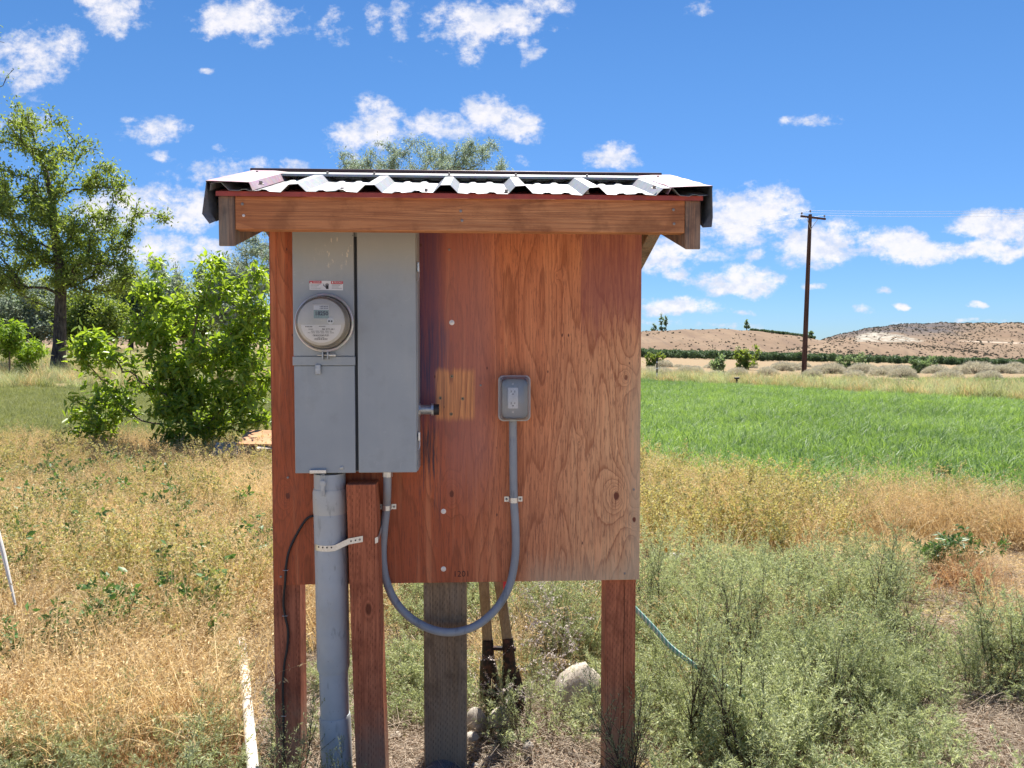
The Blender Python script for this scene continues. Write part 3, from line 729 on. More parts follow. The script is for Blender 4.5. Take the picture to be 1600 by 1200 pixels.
nrm_roof = Vector((0, -math.sin(R(18.5)), math.cos(R(18.5))))
for i, px in enumerate((408, 535, 666, 791, 917, 1022)):
    y = YE - .004; x = L(px, 297, y).x
    part('screw', screw_mb((x, y, roof_z(y) + .0045 if 0 < i < 5 else roof_z(y) + .02), nrm_roof, .005, .006), M_screw, st)
for px in (402, 512, 585, 702, 806, 917, 1028):
    y = YR - capw + .014; x = L(px, 275, y).x
    part('screw', screw_mb((x, y, zr - capw * SL + .0045), nrm_roof, .0042, .005), M_screw, st)
for (px, py) in ((379, 319), (381, 337), (1052, 328), (1053, 350), (720, 330), (722, 345)):
    q = L(px, py, YE + .002); part('screw', screw_mb((q.x, q.y, q.z), (0, -1, 0), .0042, .0015, False), M_screw if px != 381 else M_whitescrew, st)
for (px, py, w_) in ((706, 504, 1), (693, 799, 1), (693, 889, 1), (702, 390, 0), (450, 746, 0), (439, 901, 0), (751, 602, 0), (990, 765, 0), (976, 896, 0)):
    q = L(px, py, 0); part('screw', screw_mb((q.x, 0, q.z), (0, -1, 0), .0050 if w_ else .004, .002, bool(w_)), M_whitescrew if w_ else M_screw, st)
def ring_hole(px, py, r=.0055):
    q = L(px, py, 0)
    mb = MB().lathe((q.x, .0004, q.z), (0, -1, 0), [(0, r), (.0012, r), (.0015, r * .6), (.0006, r * .35)], 18)
    return mb
for (px, py) in ((706, 588), (688, 622), (723, 623), (705, 647)): part('anchor_hole', ring_hole(px, py), simple('chipped wood ring', (.40, .27, .17), .8) if False else M_handle, st)
for (px, py) in ((706, 588), (688, 622), (723, 623), (705, 647)):
    q = L(px, py, 0); part('anchor_plug', MB().lathe((q.x, -.0010, q.z), (0, -1, 0), [(0, .0019), (.0009, .0019)], 10), M_ink, st)
# faint stencilled number near the lower edge
text_part('stencil_number', '1201', .028, simple('dark stain', (.075, .028, .020), .8), board, (L(721, 897, 0).x, -.0004, L(721, 897, 0).z), depth=.0002)

# ------------------------------------------------------------------ grey meter and breaker enclosure
YB = -.108
bx0, bxm0, bxm1, bx1 = L(459, 600, YB).x, L(555, 600, YB).x, L(559, 600, YB).x, L(651, 600, YB).x
bz0, bz1 = L(555, 739, YB).z, L(555, 354, YB).z
en = thing('electrical_enclosure', 'tall grey steel meter and breaker box mounted on the red plywood board', 'electrical box', (bxm0, -.05, bz0), SF)
part('back_box', MB().box(bx0 + .003, bx1 + .003, YB + .012, -.0008, bz0 + .003, bz1), M_box, en, bevel=.002)
part('divider_gap', MB().box(bxm0 - .001, bxm1 + .001, YB + .009, YB + .0115, bz0 + .006, bz1 - .03), M_gap, en)
zl0, zl1 = L(505, 571, YB).z, L(505, 557, YB).z
part('meter_cover', MB().box(bx0, bxm0 - .001, YB, YB + .0118, zl1 + .001, bz1 - .012), M_box, en, bevel=.002, label='upper cover around the meter with bird droppings')
part('lower_cover', MB().box(bx0 + .001, bxm0 - .001, YB + .001, YB + .0118, bz0, zl0 - .001), M_box, en, bevel=.002)
part('lip', MB().box(bx0 - .002, bxm0 + .001, YB - .004, YB + .0116, zl0, zl1), M_box, en, bevel=.0015)
door = part('breaker_door', MB().box(bxm1 + .001, bx1, YB - .004, YB + .0118, bz0 + .001, bz1 - .014), M_box, en, bevel=.0025)
part('rain_hood', MB().box(bx0 - .001, bx1 + .002, YB - .006, YB + .0115, bz1 - .0115, bz1 + .001), M_box, en, bevel=.002)
tb = L(497, 576, YB - .005)
part('seal_tab', MB().box(tb.x - .0085, tb.x + .0085, YB - .010, YB - .0042, tb.z - .018, tb.z + .014), M_zincdull, en, bevel=.002)
for (py0, py1) in ((410, 440), (675, 702)):
    a = L(653.5, py0, YB + .01); b = L(653.5, py1, YB + .01)
    hg = part('door_latch', MB().box(bx1 + .0035, bx1 + .010, YB + .004, YB + .020, (a.z + b.z) / 2, a.z), M_zinc, en, bevel=.001)
    pts = spline([(bx1 + .008, YB + .006, (a.z + b.z) / 2 + .01), (bx1 + .009, YB + .004, (a.z + b.z) / 2 - .01), (bx1 + .007, YB + .001, b.z + .004), (bx1 + .002, YB - .002, b.z)], 6)
    part('wire_bail', MB().tube(pts, .0013, 8), M_zinc, hg)
hp = L(498, 737, YB)
hs = part('hasp', MB().box(hp.x - .027, hp.x + .025, YB - .010, YB - .001, hp.z - .005, hp.z + .008), M_zinc, en, bevel=.002)
part('seal_ring', MB().tube([(hp.x + .014 + .007 * math.cos(a), YB - .008, hp.z - .017 + .011 * math.sin(a)) for a in np.linspace(0, 2 * math.pi, 21)], .0012, 8, False), M_zincdull, hs)
part('seal_tag', MB().lathe((hp.x + .014, YB - .007, hp.z - .036), (0, -1, 0), [(0, .010), (.003, .010), (.004, .008)], 20).box(hp.x + .008, hp.x + .020, YB - .011, YB - .007, hp.z - .075, hp.z - .042), M_coup, hs, bevel=.001)
sq = L(534, 731, YB); part('cover_screw', screw_mb((sq.x, YB + .001, sq.z), (0, -1, 0), .0062, .002, False), M_zincdull, en)
nz = L(665, 640, -.055); a = bx1 + .003
nb = part('conduit_stub', MB().tube([(a, -.055, nz.z), (a + .052, -.055, nz.z)], .0155, 24), M_zincdull, en)
part('locknut', MB().tube([(a, -.055, nz.z), (a + .006, -.055, nz.z)], .0205, 8), M_zinc, nb)
part('locknut', MB().tube([(a + .040, -.055, nz.z), (a + .047, -.055, nz.z)], .0200, 8), M_zinc, nb)
part('stub_cap', MB().tube([(a + .047, -.055, nz.z), (a + .064, -.055, nz.z)], .0175, 24), M_black, nb)
# warning label
wl0, wl1 = L(483.5, 439, YB - .001), L(536, 453, YB - .001)
wy = YB - .0009
lab = part('warning_label', MB().obox(((wl0.x + wl1.x) / 2, wy, (wl0.z + wl1.z) / 2), ((wl1.x - wl0.x) / 2, 0, -.0008), (0, .0003, 0), (0, 0, .0142)), M_white, en)
W = wl1.x - wl0.x; cxl = (wl0.x + wl1.x) / 2; czl = (wl0.z + wl1.z) / 2
for s_, word in ((-1, 'DANGER'), (1, 'PELIGRO')):
    cxx = cxl + s_ * W * .32
    part('red_band', MB().box(cxx - W * .18, cxx + W * .18, wy - .0008, wy - .0004, czl + .0055 - s_ * .0006, czl + .0135 - s_ * .0006), M_red, lab)
    text_part('lettering', word, .0062, M_white, lab, (cxx + .004, wy - .0011, czl + .0095 - s_ * .0006), width=W * .23)
    part('alert_triangle', MB().prism([(cxx - W * .16, wy - .0010, czl + .0068), (cxx - W * .10, wy - .0010, czl + .0068), (cxx - W * .13, wy - .0010, czl + .0124)], (0, 0, 0), (0, -.0003, 0)), M_white, lab)
    mb = MB()
    for k in range(4):
        mb.box(cxx - W * .155, cxx + W * (.15 - .05 * ((k * 7) % 3)), wy - .0007, wy - .0004, czl + .0028 - k * .0040, czl + .0038 - k * .0040)
    part('small_print', mb, M_softink, lab)
hx, hzv = cxl, czl - .001
mb = MB().tube([(hx + .003, wy - .0008, hzv - .010), (hx + .003, wy - .0008, hzv + .001)], .0042, 10)
for k in range(4): mb.tube([(hx + (k - .5) * .0024, wy - .0008, hzv), (hx + (k - .5) * .0030, wy - .0008, hzv + .0085 - abs(k - 1.5) * .0015)], .0010, 6)
mb.tube([(hx - .001, wy - .0008, hzv - .006), (hx - .005, wy - .0008, hzv + .001)], .0011, 6)
for v_ in range(len(mb.v)): mb.v[v_] = (mb.v[v_][0], wy - .0006 + (mb.v[v_][1] - (wy - .0008)) * .05, mb.v[v_][2])
part('hand_symbol', mb, M_ink, lab)
part('spark_symbol', MB().prism([(hx - .011, wy - .0007, hzv + .008), (hx - .006, wy - .0007, hzv + .003), (hx - .008, wy - .0007, hzv + .002), (hx - .004, wy - .0007, hzv - .004), (hx - .010, wy - .0007, hzv + .001), (hx - .008, wy - .0007, hzv + .003)], (0, 0, 0), (0, -.0002, 0)), M_ink, lab)

# ------------------------------------------------------------------ electric meter
mc = L(505.5, 504, YB - .03)
mx, mz = mc.x, mc.z
mt = thing('electric_meter', 'round glass covered electric meter with a digital display on the grey box', 'meter', (mx, YB, mz), SF)
NAx = (0, -1, 0)
part('sealing_ring', MB().lathe((mx, YB + .0005, mz), NAx, [(0, .088), (.004, .0905), (.016, .0905), (.022, .0895), (.024, .0865), (.022, .083), (.012, .0805)], 72, False), M_ring, mt)
part('base', MB().lathe((mx, YB + .001, mz), NAx, [(0, .080), (.024, .080), (.026, .077), (.034, .0735), (.062, .0725), (.064, .070)], 72), M_meterside, mt)
fy = YB - .0655
fp = part('faceplate', MB().lathe((mx, fy + .002, mz), NAx, [(0, .0705), (.0015, .0705), (.0022, .069)], 72), M_face, mt)
fy -= .0010
dsp = part('display_recess', MB().box(mx - .026, mx + .027, fy - .0012, fy + .001, mz + .004, mz + .056), M_face, mt, bevel=.002)
lc = part('display', MB().box(mx - .0215, mx + .0235, fy - .0022, fy - .0014, mz + .011, mz + .036), M_lcd, dsp)
text_part('digits', '18250', .0165, M_ink, lc, (mx + .002, fy - .0024, mz + .0255), width=.038, depth=.00015, bold=.0007)
text_part('digits', '2.4', .0075, M_softink, lc, (mx - .010, fy - .0024, mz + .0155), depth=.00015)
idl = part('id_plate', MB().box(mx - .0215, mx + .0235, fy - .0022, fy - .0014, mz + .037, mz + .050), M_white, dsp)
mb = MB()
for k in range(22):
    if (k * 5) % 7 != 3:
        mb.box(mx - .003 + k * .00115, mx - .0023 + k * .00115, fy - .0025, fy - .0023, mz + .0450, mz + .0485)
        mb.box(mx - .003 + k * .00115, mx - .0023 + k * .00115, fy - .0025, fy - .0023, mz + .0395, mz + .0430)
part('small_print', mb, M_ink, idl)
bt = part('reset_button', MB().lathe((mx + .0285, fy + .0005, mz + .0035), NAx, [(0, .0105), (.004, .0105), (.005, .009)], 30), M_white, mt)
for s_ in (-1, 1): part('button_hole', MB().lathe((mx + .0285 + s_ * .0038, fy - .0048, mz + .0025), NAx, [(0, .0028), (.0004, .0028)], 14), M_ink, bt)
# nameplate: lower half disc
pl = [(mx + .0600 * math.cos(a), fy - .0002, mz - .008 + min(0, .0545 * math.sin(a))) for a in np.linspace(math.pi, 2 * math.pi, 30)]
npl = part('nameplate', MB().prism(pl, (0, 0, 0), (0, -.0008, 0)), M_white, mt, smooth=False)
ty = fy - .0012
for (body, sz, dxm, dzm, wd, mm) in (('SENSUS', .006, -.036, -.014, .022, M_softink), ('OPENWAY', .005, .004, -.013, .020, M_softink), ('0000', .0045, -.030, -.0215, .014, M_softink),
        ('86 275 661', .0068, .022, -.0215, .036, M_ink), ('CL 200   240V   3W   TYPE', .0045, 0, -.0275, .066, M_softink), ('60 Hz  FM 2S  TA 30  Kh 7.2', .0038, 0, -.0325, .080, M_softink),
        ('OKANOGAN PUD', .0078, -.001, -.0405, .048, M_ink), ('3861261', .004, 0, -.0465, .020, M_softink)):
    if body in ('SENSUS', 'OPENWAY', '0000'):
        mb = MB()
        for k in range(5): mb.box(mx + dxm - wd / 2 + k * wd / 5, mx + dxm - wd / 2 + k * wd / 5 + wd / 7, ty - .0003, ty - .0001, mz + dzm - sz * .28, mz + dzm + sz * .28)
        part('small_print', mb, mm, npl); continue
    if '  ' in body or body == '3861261':
        mb = MB(); kk = int(wd / .0028)
        for k in range(kk):
            if (k * 11 + len(body)) % 5: mb.box(mx + dxm - wd / 2 + k * .0028, mx + dxm - wd / 2 + k * .0028 + .0019, ty - .0003, ty - .0001, mz + dzm - sz * .28, mz + dzm + sz * .28)
        part('small_print', mb, mm, npl); continue
    text_part('lettering', body, sz, mm, npl, (mx + dxm, ty - .0002, mz + dzm), width=wd, depth=.0001, bold=.0001)
mb = MB()
for k in range(30):
    if (k * 7) % 5 != 1: mb.box(mx - .0195 + k * .0013, mx - .0195 + k * .0013 + .0008, ty - .0003, ty - .0001, mz - .0535, mz - .0490)
part('bar_code', mb, M_ink, npl)
part('glass_cover', MB().lathe((mx, YB - .018, mz), NAx, [(0, .0815), (.010, .0795), (.050, .0770), (.058, .0735), (.0625, .064), (.0645, .045), (.0652, .0)], 72, False), M_glass, mt)
cl = part('ring_clamp', MB().box(mx - .007, mx - .003, YB - .026, YB - .002, mz - .113, mz - .088).box(mx + .008, mx + .012, YB - .026, YB - .002, mz - .113, mz - .088), M_zincdull, mt, bevel=.0008)
part('clamp_screw', MB().tube([(mx - .022, YB - .016, mz - .100), (mx + .030, YB - .016, mz - .100)], .0022, 10).tube([(mx + .012, YB - .016, mz - .100), (mx + .034, YB - .016, mz - .100)], .0052, 12), M_zinc, cl)

# ------------------------------------------------------------------ riser conduit, strap, front post
PY = -.057
rs = thing('riser_conduit', 'fat grey plastic conduit rising from the ground into the meter box', 'conduit', (L(520, 1200, PY).x, PY, 0), SF)
def pz(px, py): q = L(px, py, PY); return (q.x, PY, q.z)
part('pipe', MB().tube([pz(515, 739), pz(515.5, 768)], .0495, 40), M_pvc, rs)
part('coupling', MB().tube([pz(515.3, 763), pz(515.3, 768), pz(516, 799), pz(516, 804)], [.051, .0535, .0535, .050], 40), M_coup, rs)
part('pipe', MB().tube([pz(516, 800), pz(518.5, 900), pz(521, 1040), pz(521.2, 1046)], [.0520, .0520, .0520, .0485], 40), M_pvc, rs)
part('pipe', MB().tube([pz(521, 1036), pz(523.5, 1124)], .0460, 40), M_pvc, rs)
lo = pz(526.5, 1200)
part('coupling', MB().tube([pz(523.3, 1116), pz(523.6, 1120), lo, (lo[0] + .003, PY, -.2)], [.0475, .0500, .0500, .0500], 40), M_liq if False else M_pvc, rs)
fpst_top = L(563, 755, -.112).z
T0, T1 = L(540.5, 757, -.112), L(587, 757, -.112); B0, B1 = L(556, 1200, -.112), L(602.5, 1200, -.112)
def ext(a, b, z): k = (z - a.z) / (b.z - a.z); return a.x + (b.x - a.x) * k
zt, zbm = T0.z, -.35
mb = MB(); lx0, lx1 = ext(T0, B0, zbm), ext(T1, B1, zbm)
mb.add([(lx0, -.112, zbm), (lx1, -.112, zbm), (lx1, -.022, zbm), (lx0, -.022, zbm), (T0.x, -.112, zt), (T1.x, -.112, zt), (T1.x, -.022, zt), (T0.x, -.022, zt)],
       [(3, 2, 1, 0), (4, 5, 6, 7), (0, 1, 5, 4), (1, 2, 6, 5), (2, 3, 7, 6), (3, 0, 4, 7)])
single('wooden_post', mb, M_redpost, 'short red incised timber post leaning beside the grey conduit, in front of the board', 'post', (B0.x, -.06, 0), SF, bevel=.003)
sp = thing('pipe_strap', 'perforated zinc strap wrapped round the grey conduit and nailed to the leaning post', 'strap', pz(518, 850), SF)
c0 = pz(518, 851)
pts = []
for a_ in np.linspace(math.pi * 1.05, math.pi * 1.62, 14):
    pts.append((c0[0] + .0535 * math.cos(a_), c0[1] + .0535 * math.sin(a_), c0[2] + .004 - .004 * math.sin(a_ * .5)))
e1 = L(545, 846, -.115); e2 = L(567, 842, -.115)
pts += [(e1.x, -.1150, e1.z), (e2.x, -.1150, e2.z)]
mb = MB()
for i, p_ in enumerate(pts): mb.v += [(p_[0], p_[1], p_[2] - .0095), (p_[0], p_[1], p_[2] + .0095)]
mb.f = [(2 * i, 2 * i + 2, 2 * i + 3, 2 * i + 1) for i in range(len(pts) - 1)]
part('strap_band', mb, M_zinc, sp, solid=.0012)
for i, px in enumerate((497, 504, 511, 518, 526, 534, 549, 556)):
    q0 = L(px, 850, -.110)
    xx = q0.x; dy_ = (xx - c0[0]); yy = c0[1] - math.sqrt(max(0, .0548 ** 2 - dy_ ** 2)) if px < 542 else -.1162
    part('hole', MB().lathe((xx, yy - .0003, c0[2] + .0045 if px < 542 else e1.z + (e2.z - e1.z) * (xx - e1.x) / (e2.x - e1.x)), NAx, [(0, .0026), (.0004, .0026)], 10), M_ink, sp)
q = L(562, 843, -.116); part('nail', screw_mb((q.x, -.1160, q.z), NAx, .0035, .0012, False), M_screw, sp)
mb = MB(); a0 = L(587, 843, -.113)
tx = ext(T1, B1, a0.z)
for i, (dx_, yy, dz_) in enumerate(((-.008, -.1135, -.004), (.0012, -.1130, 0), (.0025, -.09, .006), (.0025, -.03, .020))): mb.v += [(tx + dx_, yy, a0.z + dz_ - .009), (tx + dx_, yy, a0.z + dz_ + .009)]
mb.f = [(2 * i, 2 * i + 2, 2 * i + 3, 2 * i + 1) for i in range(3)]
part('strap_end', mb, M_zinc, sp, solid=.0012)

# ------------------------------------------------------------------ flexible conduit, straps, outlet, black cable
lqp = [(605.5, 738, -.050), (605, 765, -.046), (604, 792, -.0155), (600, 830, -.0155), (598, 868, -.016), (603, 905, -.02), (618, 940, -.03), (645, 968, -.04), (680, 985, -.045), (715, 987, -.045), (748, 975, -.04), (776, 950, -.03), (796, 915, -.02), (805, 870, -.016), (805.5, 825, -.0155), (803, 782, -.0155), (802, 730, -.0155), (801.5, 655, -.0155)]
fc = thing('flexible_conduit', 'blue grey conduit looping below the board from the box up to the outlet', 'conduit', tuple(L(700, 987, -.03)), SF)
part('sleeve', MB().tube(spline([tuple(L(*q_)) for q_ in lqp], 8), .0132, 16), M_liq, fc)
q = L(605.5, 742, -.050); part('connector', MB().tube([(q.x, q.y, q.z + .012), (q.x, q.y, q.z - .006)], .0165, 8), M_zinc, fc)
for (px, py) in ((604, 793), (802.5, 781)):
    q = L(px, py, -.0155)
    s1 = thing('conduit_strap', 'small two hole zinc strap holding the conduit %s' % ('beside the leaning post' if px < 700 else 'below the outlet'), 'strap', (q.x, 0, q.z), SF, 'two hole straps holding the flexible conduit')
    mb = MB(); pr = [(-.030, -.0012), (-.0155, -.0012)] + [(.0145 * math.cos(a_), -.0155 - .0145 * math.sin(a_)) for a_ in np.linspace(math.pi, 0, 12)] + [(.0155, -.0012), (.030, -.0012)]
    for (a_, b_) in pr: mb.v += [(q.x + a_, b_, q.z - .0085), (q.x + a_, b_, q.z + .0085)]
    mb.f = [(2 * i, 2 * i + 2, 2 * i + 3, 2 * i + 1) for i in range(len(pr) - 1)]
    part('strap_band', mb, M_zinc, s1, solid=.0014)
    for s_ in (-1, 1): part('screw', screw_mb((q.x + s_ * .023, -.0018, q.z), NAx, .0040, .0022, False), M_screw, s1)
oc = L(803.5, 622, -.04)
ob = thing('outlet_box', 'outdoor power outlet under a scuffed clear plastic cover on the plywood', 'outlet', (oc.x, 0, oc.z), SF)
def rrect(cx, cz, hw, hh, r, y, n=6):
    pts = []
    for (sx, sz_, a0) in ((1, 1, 0), (-1, 1, 90), (-1, -1, 180), (1, -1, 270)):
        for k in range(n + 1):
            a_ = R(a0 + 90 * k / n); pts.append((cx + sx * (hw - r) + r * math.cos(a_), y, cz + sz_ * (hh - r) + r * math.sin(a_)))
    return pts
def loft(loops, cap_end=True, cap_start=False):
    mb = MB(); n = len(loops[0])
    for l_ in loops: mb.v += [tuple(x) for x in l_]
    mb.f = [(i * n + k, i * n + (k + 1) % n, (i + 1) * n + (k + 1) % n, (i + 1) * n + k) for i in range(len(loops) - 1) for k in range(n)]
    if cap_end: mb.f.append(tuple(range((len(loops) - 1) * n, len(loops) * n)))
    if cap_start: mb.f.append(tuple(range(n))[::-1])
    return mb
ox, oz = oc.x, oc.z
part('back_box', loft([rrect(ox, oz, .036, .058, .006, -.0008), rrect(ox, oz, .036, .058, .006, -.030)], True, True), M_zincdull, ob, bevel=.001)
part('cover_plate', loft([rrect(ox, oz, .044, .066, .010, -.0302), rrect(ox, oz, .044, .066, .010, -.034)], True, True), M_liq, ob)
rc_ = part('receptacle', loft([rrect(ox - .004, oz, .0165, .034, .003, -.0342), rrect(ox - .004, oz, .0165, .034, .003, -.040)], True, True), M_white, ob, bevel=.0008)
for s_ in (-1, 1):
    for d_ in (-1, 1): part('slot', MB().box(ox - .004 + d_ * .006 - .001, ox - .004 + d_ * .006 + .001, -.0406, -.0400, oz + s_ * .019 - .001, oz + s_ * .019 + .006), M_ink, rc_)
    part('slot', MB().lathe((ox - .004, -.0398, oz + s_ * .019 - .006), NAx, [(0, .0024), (.0008, .0024)], 12), M_ink, rc_)
    part('plate_screw', MB().lathe((ox - .004, -.0342, oz + s_ * .046), NAx, [(0, .0028), (.0012, .0024)], 12), M_whitescrew, ob)
part('clear_cover', loft([rrect(ox, oz, .049, .071, .012, -.0345), rrect(ox, oz, .0505, .0725, .014, -.040), rrect(ox, oz, .0480, .070, .016, -.060), rrect(ox, oz, .041, .063, .018, -.078), rrect(ox, oz, .032, .054, .016, -.083)], True), M_cover, ob, solid=.0015)
part('cover_rim', loft([rrect(ox, oz, .0490, .0710, .013, -.0340), rrect(ox, oz, .0510, .0730, .015, -.0420), rrect(ox, oz, .0490, .0710, .016, -.0560)], False), M_rim, ob, solid=.0035)
cb = thing('cable', 'thin black cable stapled down the left end of the board and its post', 'cable', tuple(L(445, 915, 0)), SF)
cp = [(489, 806, -.014), (478, 812, -.008), (464, 834, -.005), (452, 860, -.005), (447, 885, -.005), (445.5, 911, -.005), (444, 925, .006), (443, 945, .013), (446, 965, .012), (450, 985, .013), (449, 1010, .0135), (444, 1040, .0135), (442, 1075, .0135), (443, 1118, .0135), (443, 1160, .0135), (444, 1215, .0135)]
part('sheath', MB().tube(spline([tuple(L(*q_)) for q_ in cp], 6), .0040, 10), M_black, cb)
for (px, py, yl) in ((447, 890, 0), (446, 961, .0185), (444, 1117, .0185)):
    q = L(px, py, yl); part('staple', MB().tube([(q.x - .008, yl, q.z), (q.x - .008, yl - .0095, q.z), (q.x + .008, yl - .0095, q.z), (q.x + .008, yl, q.z)], .0009, 6), M_zinc, cb)

# ------------------------------------------------------------------ post hole digger behind the board
def m_char(t, out):
    p = t.obj(); n = t.noise(p, 40, 5, .65)
    c = t.mix(t.ss(n, .45, .65), (.018, .014, .014), (.10, .045, .03)); pbsdf(t, out, c, .6, .4, t.bump(n, .5, .003), .4)
M_char = mat('rusty black steel', m_char)
pd = thing('post_hole_digger', 'post hole digger with two wooden handles and rusty black blades behind the board', 'digging tool', tuple(P(785, 1125, 2.92)))
for (pts, hw, lab_) in ((((754, 880, 2.75), (762, 1002, 2.86)), .020, 'left handle'), (((776, 880, 2.75), (793, 1000, 2.86)), .020, 'right handle')):
    a, b = P(*pts[0]), P(*pts[1]); t_ = (b - a).normalized(); sx_ = Vector((1, 0, 0)); sy_ = t_.cross(sx_).normalized()
    a = a - t_ * .55
    h_ = part('handle', MB().obox((a + b) / 2, sx_ * hw * .95, sy_ * .013, t_ * (b - a).length / 2), M_handle, pd, bevel=.006)
    if lab_ == 'right handle':
        q = P(790, 914, 2.738); part('red_sticker', MB().obox(q, (.009, 0, 0), (0, .0006, 0), (0, 0, .022)), M_red, h_)
for (a, b, wd) in ((P(762, 1036, 2.87), P(768, 1112, 2.93), .038), (P(797, 1046, 2.86), P(807, 1122, 2.91), .040)):
    t_ = (b - a).normalized(); L_ = (b - a).length; mb = MB(); NN = 8
    for j in range(9):
        s = j / 8; ww = wd * (.75 + .3 * min(1, s * 2)) * (1 if s < .75 else 1 - (s - .75) * 2.2)
        for k in range(NN):
            q_ = k / (NN - 1) * 2 - 1
            mb.v.append(tuple(a + t_ * L_ * s + Vector((ww * q_, .030 * (q_ * q_), 0))))
    mb.f = [(j * NN + k, j * NN + k + 1, (j + 1) * NN + k + 1, (j + 1) * NN + k) for j in range(8) for k in range(NN - 1)]
    part('blade', mb, M_char, pd, solid=.003)
for (a, b) in ((P(762, 998, 2.855), P(763, 1040, 2.875)), (P(793, 996, 2.855), P(797, 1050, 2.87))):
    part('socket', MB().tube([a, b], [.021, .026], 12), M_char, pd)
part('pivot', MB().tube([P(755, 1012, 2.86), P(806, 1014, 2.86)], .009, 10), M_char, pd)

# ------------------------------------------------------------------ vegetation tools
def unit(v): return v / np.maximum(1e-9, np.linalg.norm(v, axis=-1, keepdims=True))
def rdir(n, r=rg): return unit(r.normal(size=(n, 3)))
def leaves(c, d, nrm, ln, wd, fold=.25, six=False):
    """folded leaf blades: c base, d direction, nrm up; returns V,(quads or tris)"""
    n = len(c); s = unit(np.cross(d, nrm)); up = np.cross(s, d)
    ln = np.broadcast_to(np.asarray(ln, float).reshape(-1, 1), (n, 1)); wd = np.broadcast_to(np.asarray(wd, float).reshape(-1, 1), (n, 1))
    if not six:
        V = np.stack([c, c + d * ln * .5 + s * wd * .5 + up * wd * fold, c + d * ln, c + d * ln * .5 - s * wd * .5 + up * wd * fold], 1)
        i = np.arange(n)[:, None] * 4
        return V.reshape(-1, 3), np.concatenate([i + [0, 1, 2], i + [0, 2, 3]])
    V = np.stack([c, c + d * ln * .3 + s * wd * .45 + up * wd * fold, c + d * ln * .68 + s * wd * .38 + up * wd * fold * .8 - up * ln * .04, c + d * ln - up * ln * .10,
                  c + d * ln * .68 - s * wd * .38 + up * wd * fold * .8 - up * ln * .04, c + d * ln * .3 - s * wd * .45 + up * wd * fold], 1)
    i = np.arange(n)[:, None] * 6
    return V.reshape(-1, 3), np.concatenate([i + [0, 1, 2, 3], i + [0, 3, 4, 5]])
def cones(A, B, ra, rb, k=5):
    n = len(A); d = unit(B - A); ref = np.where(np.abs(d[:, 2:3]) < .9, np.array([[0, 0, 1.]]), np.array([[1., 0, 0]]))
    a = unit(np.cross(d, ref)); b = np.cross(d, a); V = []
    for P_, r_ in ((A, ra), (B, rb)):
        for j in range(k):
            t = 2 * math.pi * j / k; V.append(P_ + (a * math.cos(t) + b * math.sin(t)) * r_[:, None])
    V = np.stack(V, 1).reshape(-1, 3); i = np.arange(n)[:, None] * 2 * k
    return V, np.concatenate([i + [j, (j + 1) % k, k + (j + 1) % k, k + j] for j in range(k)])
def ribbons(base, az, h, lean, curl, width, seg=4, r=rg):
    """grass blades; returns V, quads"""
    n = len(base); t = np.linspace(0, 1, seg + 1)[None, :, None]
    dirh = np.stack([np.cos(az), np.sin(az), np.zeros(n)], 1)[:, None, :]
    out = (lean[:, None, None] * t + curl[:, None, None] * t ** 2) * h[:, None, None]
    zz = h[:, None, None] * (t - .45 * np.clip(curl[:, None, None], 0, 2) * t ** 3)
    Pm = base[:, None, :] + dirh * out + np.array([0, 0, 1.]) * zz
    sd_ = np.stack([-np.sin(az + .6), np.cos(az + .6), np.zeros(n)], 1)[:, None, :]
    wv = width[:, None, None] * (1 - t ** 1.5 * .9) * .5
    V = np.stack([Pm - sd_ * wv, Pm + sd_ * wv], 2).reshape(-1, 3)
    q = []
    i = np.arange(n)[:, None] * (seg + 1) * 2
    for s in range(seg): q.append(i + [2 * s, 2 * s + 1, 2 * s + 3, 2 * s + 2])
    return V, np.concatenate(q), Pm
class Acc:
    def __init__(s): s.V = []; s.F = []; s.M = []; s.T = []; s.n = 0
    def add(s, V, Fq, mi=0, tint=.5):
        s.V.append(V); s.F.append(Fq + s.n); s.M.append(np.full(len(Fq), mi)); s.n += len(V)
        s.T.append(np.broadcast_to(tint, (len(V),)) if np.ndim(tint) == 0 else tint)
    def mesh(s, name, mats): return mesh_np(name, np.concatenate(s.V), s.F, mats, np.concatenate(s.M), attrs=dict(tint=np.concatenate(s.T)))
def m_leaf(ca, cb, trans, tcol=None, rough=.5, spec=.4, inst=True):
    def fn(t, out):
        tn = t.attr('tint'); ti = t.attr('itint', 'INSTANCER') if inst else .5
        orr = t.n('ShaderNodeObjectInfo').outputs['Random']
        f = t.m('ADD', t.m('MULTIPLY', tn, .6), t.m('MULTIPLY', t.m('ADD', ti, t.m('MULTIPLY', orr, .35)), .4), clamp=True)
        c = t.mix(f, ca, cb)
        b = t.n('ShaderNodeBsdfPrincipled', {'Base Color': c, 'Roughness': rough, 'Specular IOR Level': spec})
        tc = t.mix(1.0, c, tcol or (1.35, 1.3, .7), 'MULTIPLY')
        tr = t.n('ShaderNodeBsdfTranslucent', {'Color': tc})
        mx_ = t.n('ShaderNodeMixShader', {0: trans, 1: b.outputs[0], 2: tr.outputs[0]})
        t.links.new(mx_.outputs[0], out.inputs[0])
    return fn
M_straw = mat('dry straw', m_leaf((.23, .14, .065), (.86, .69, .40), .38, (1.1, 1.0, .8), .7, .2))
M_russet = mat('russet dead grass', m_leaf((.18, .09, .045), (.66, .42, .22), .3, (1.1, 1, .8), .7, .2))
M_mustard = mat('yellowing weed', m_leaf((.16, .18, .06), (.68, .62, .33), .38, (1.2, 1.1, .6), .6, .25))
M_kochia = mat('grey green feathery weed', m_leaf((.15, .19, .09), (.58, .62, .38), .42, (1.2, 1.2, .8), .6, .25))
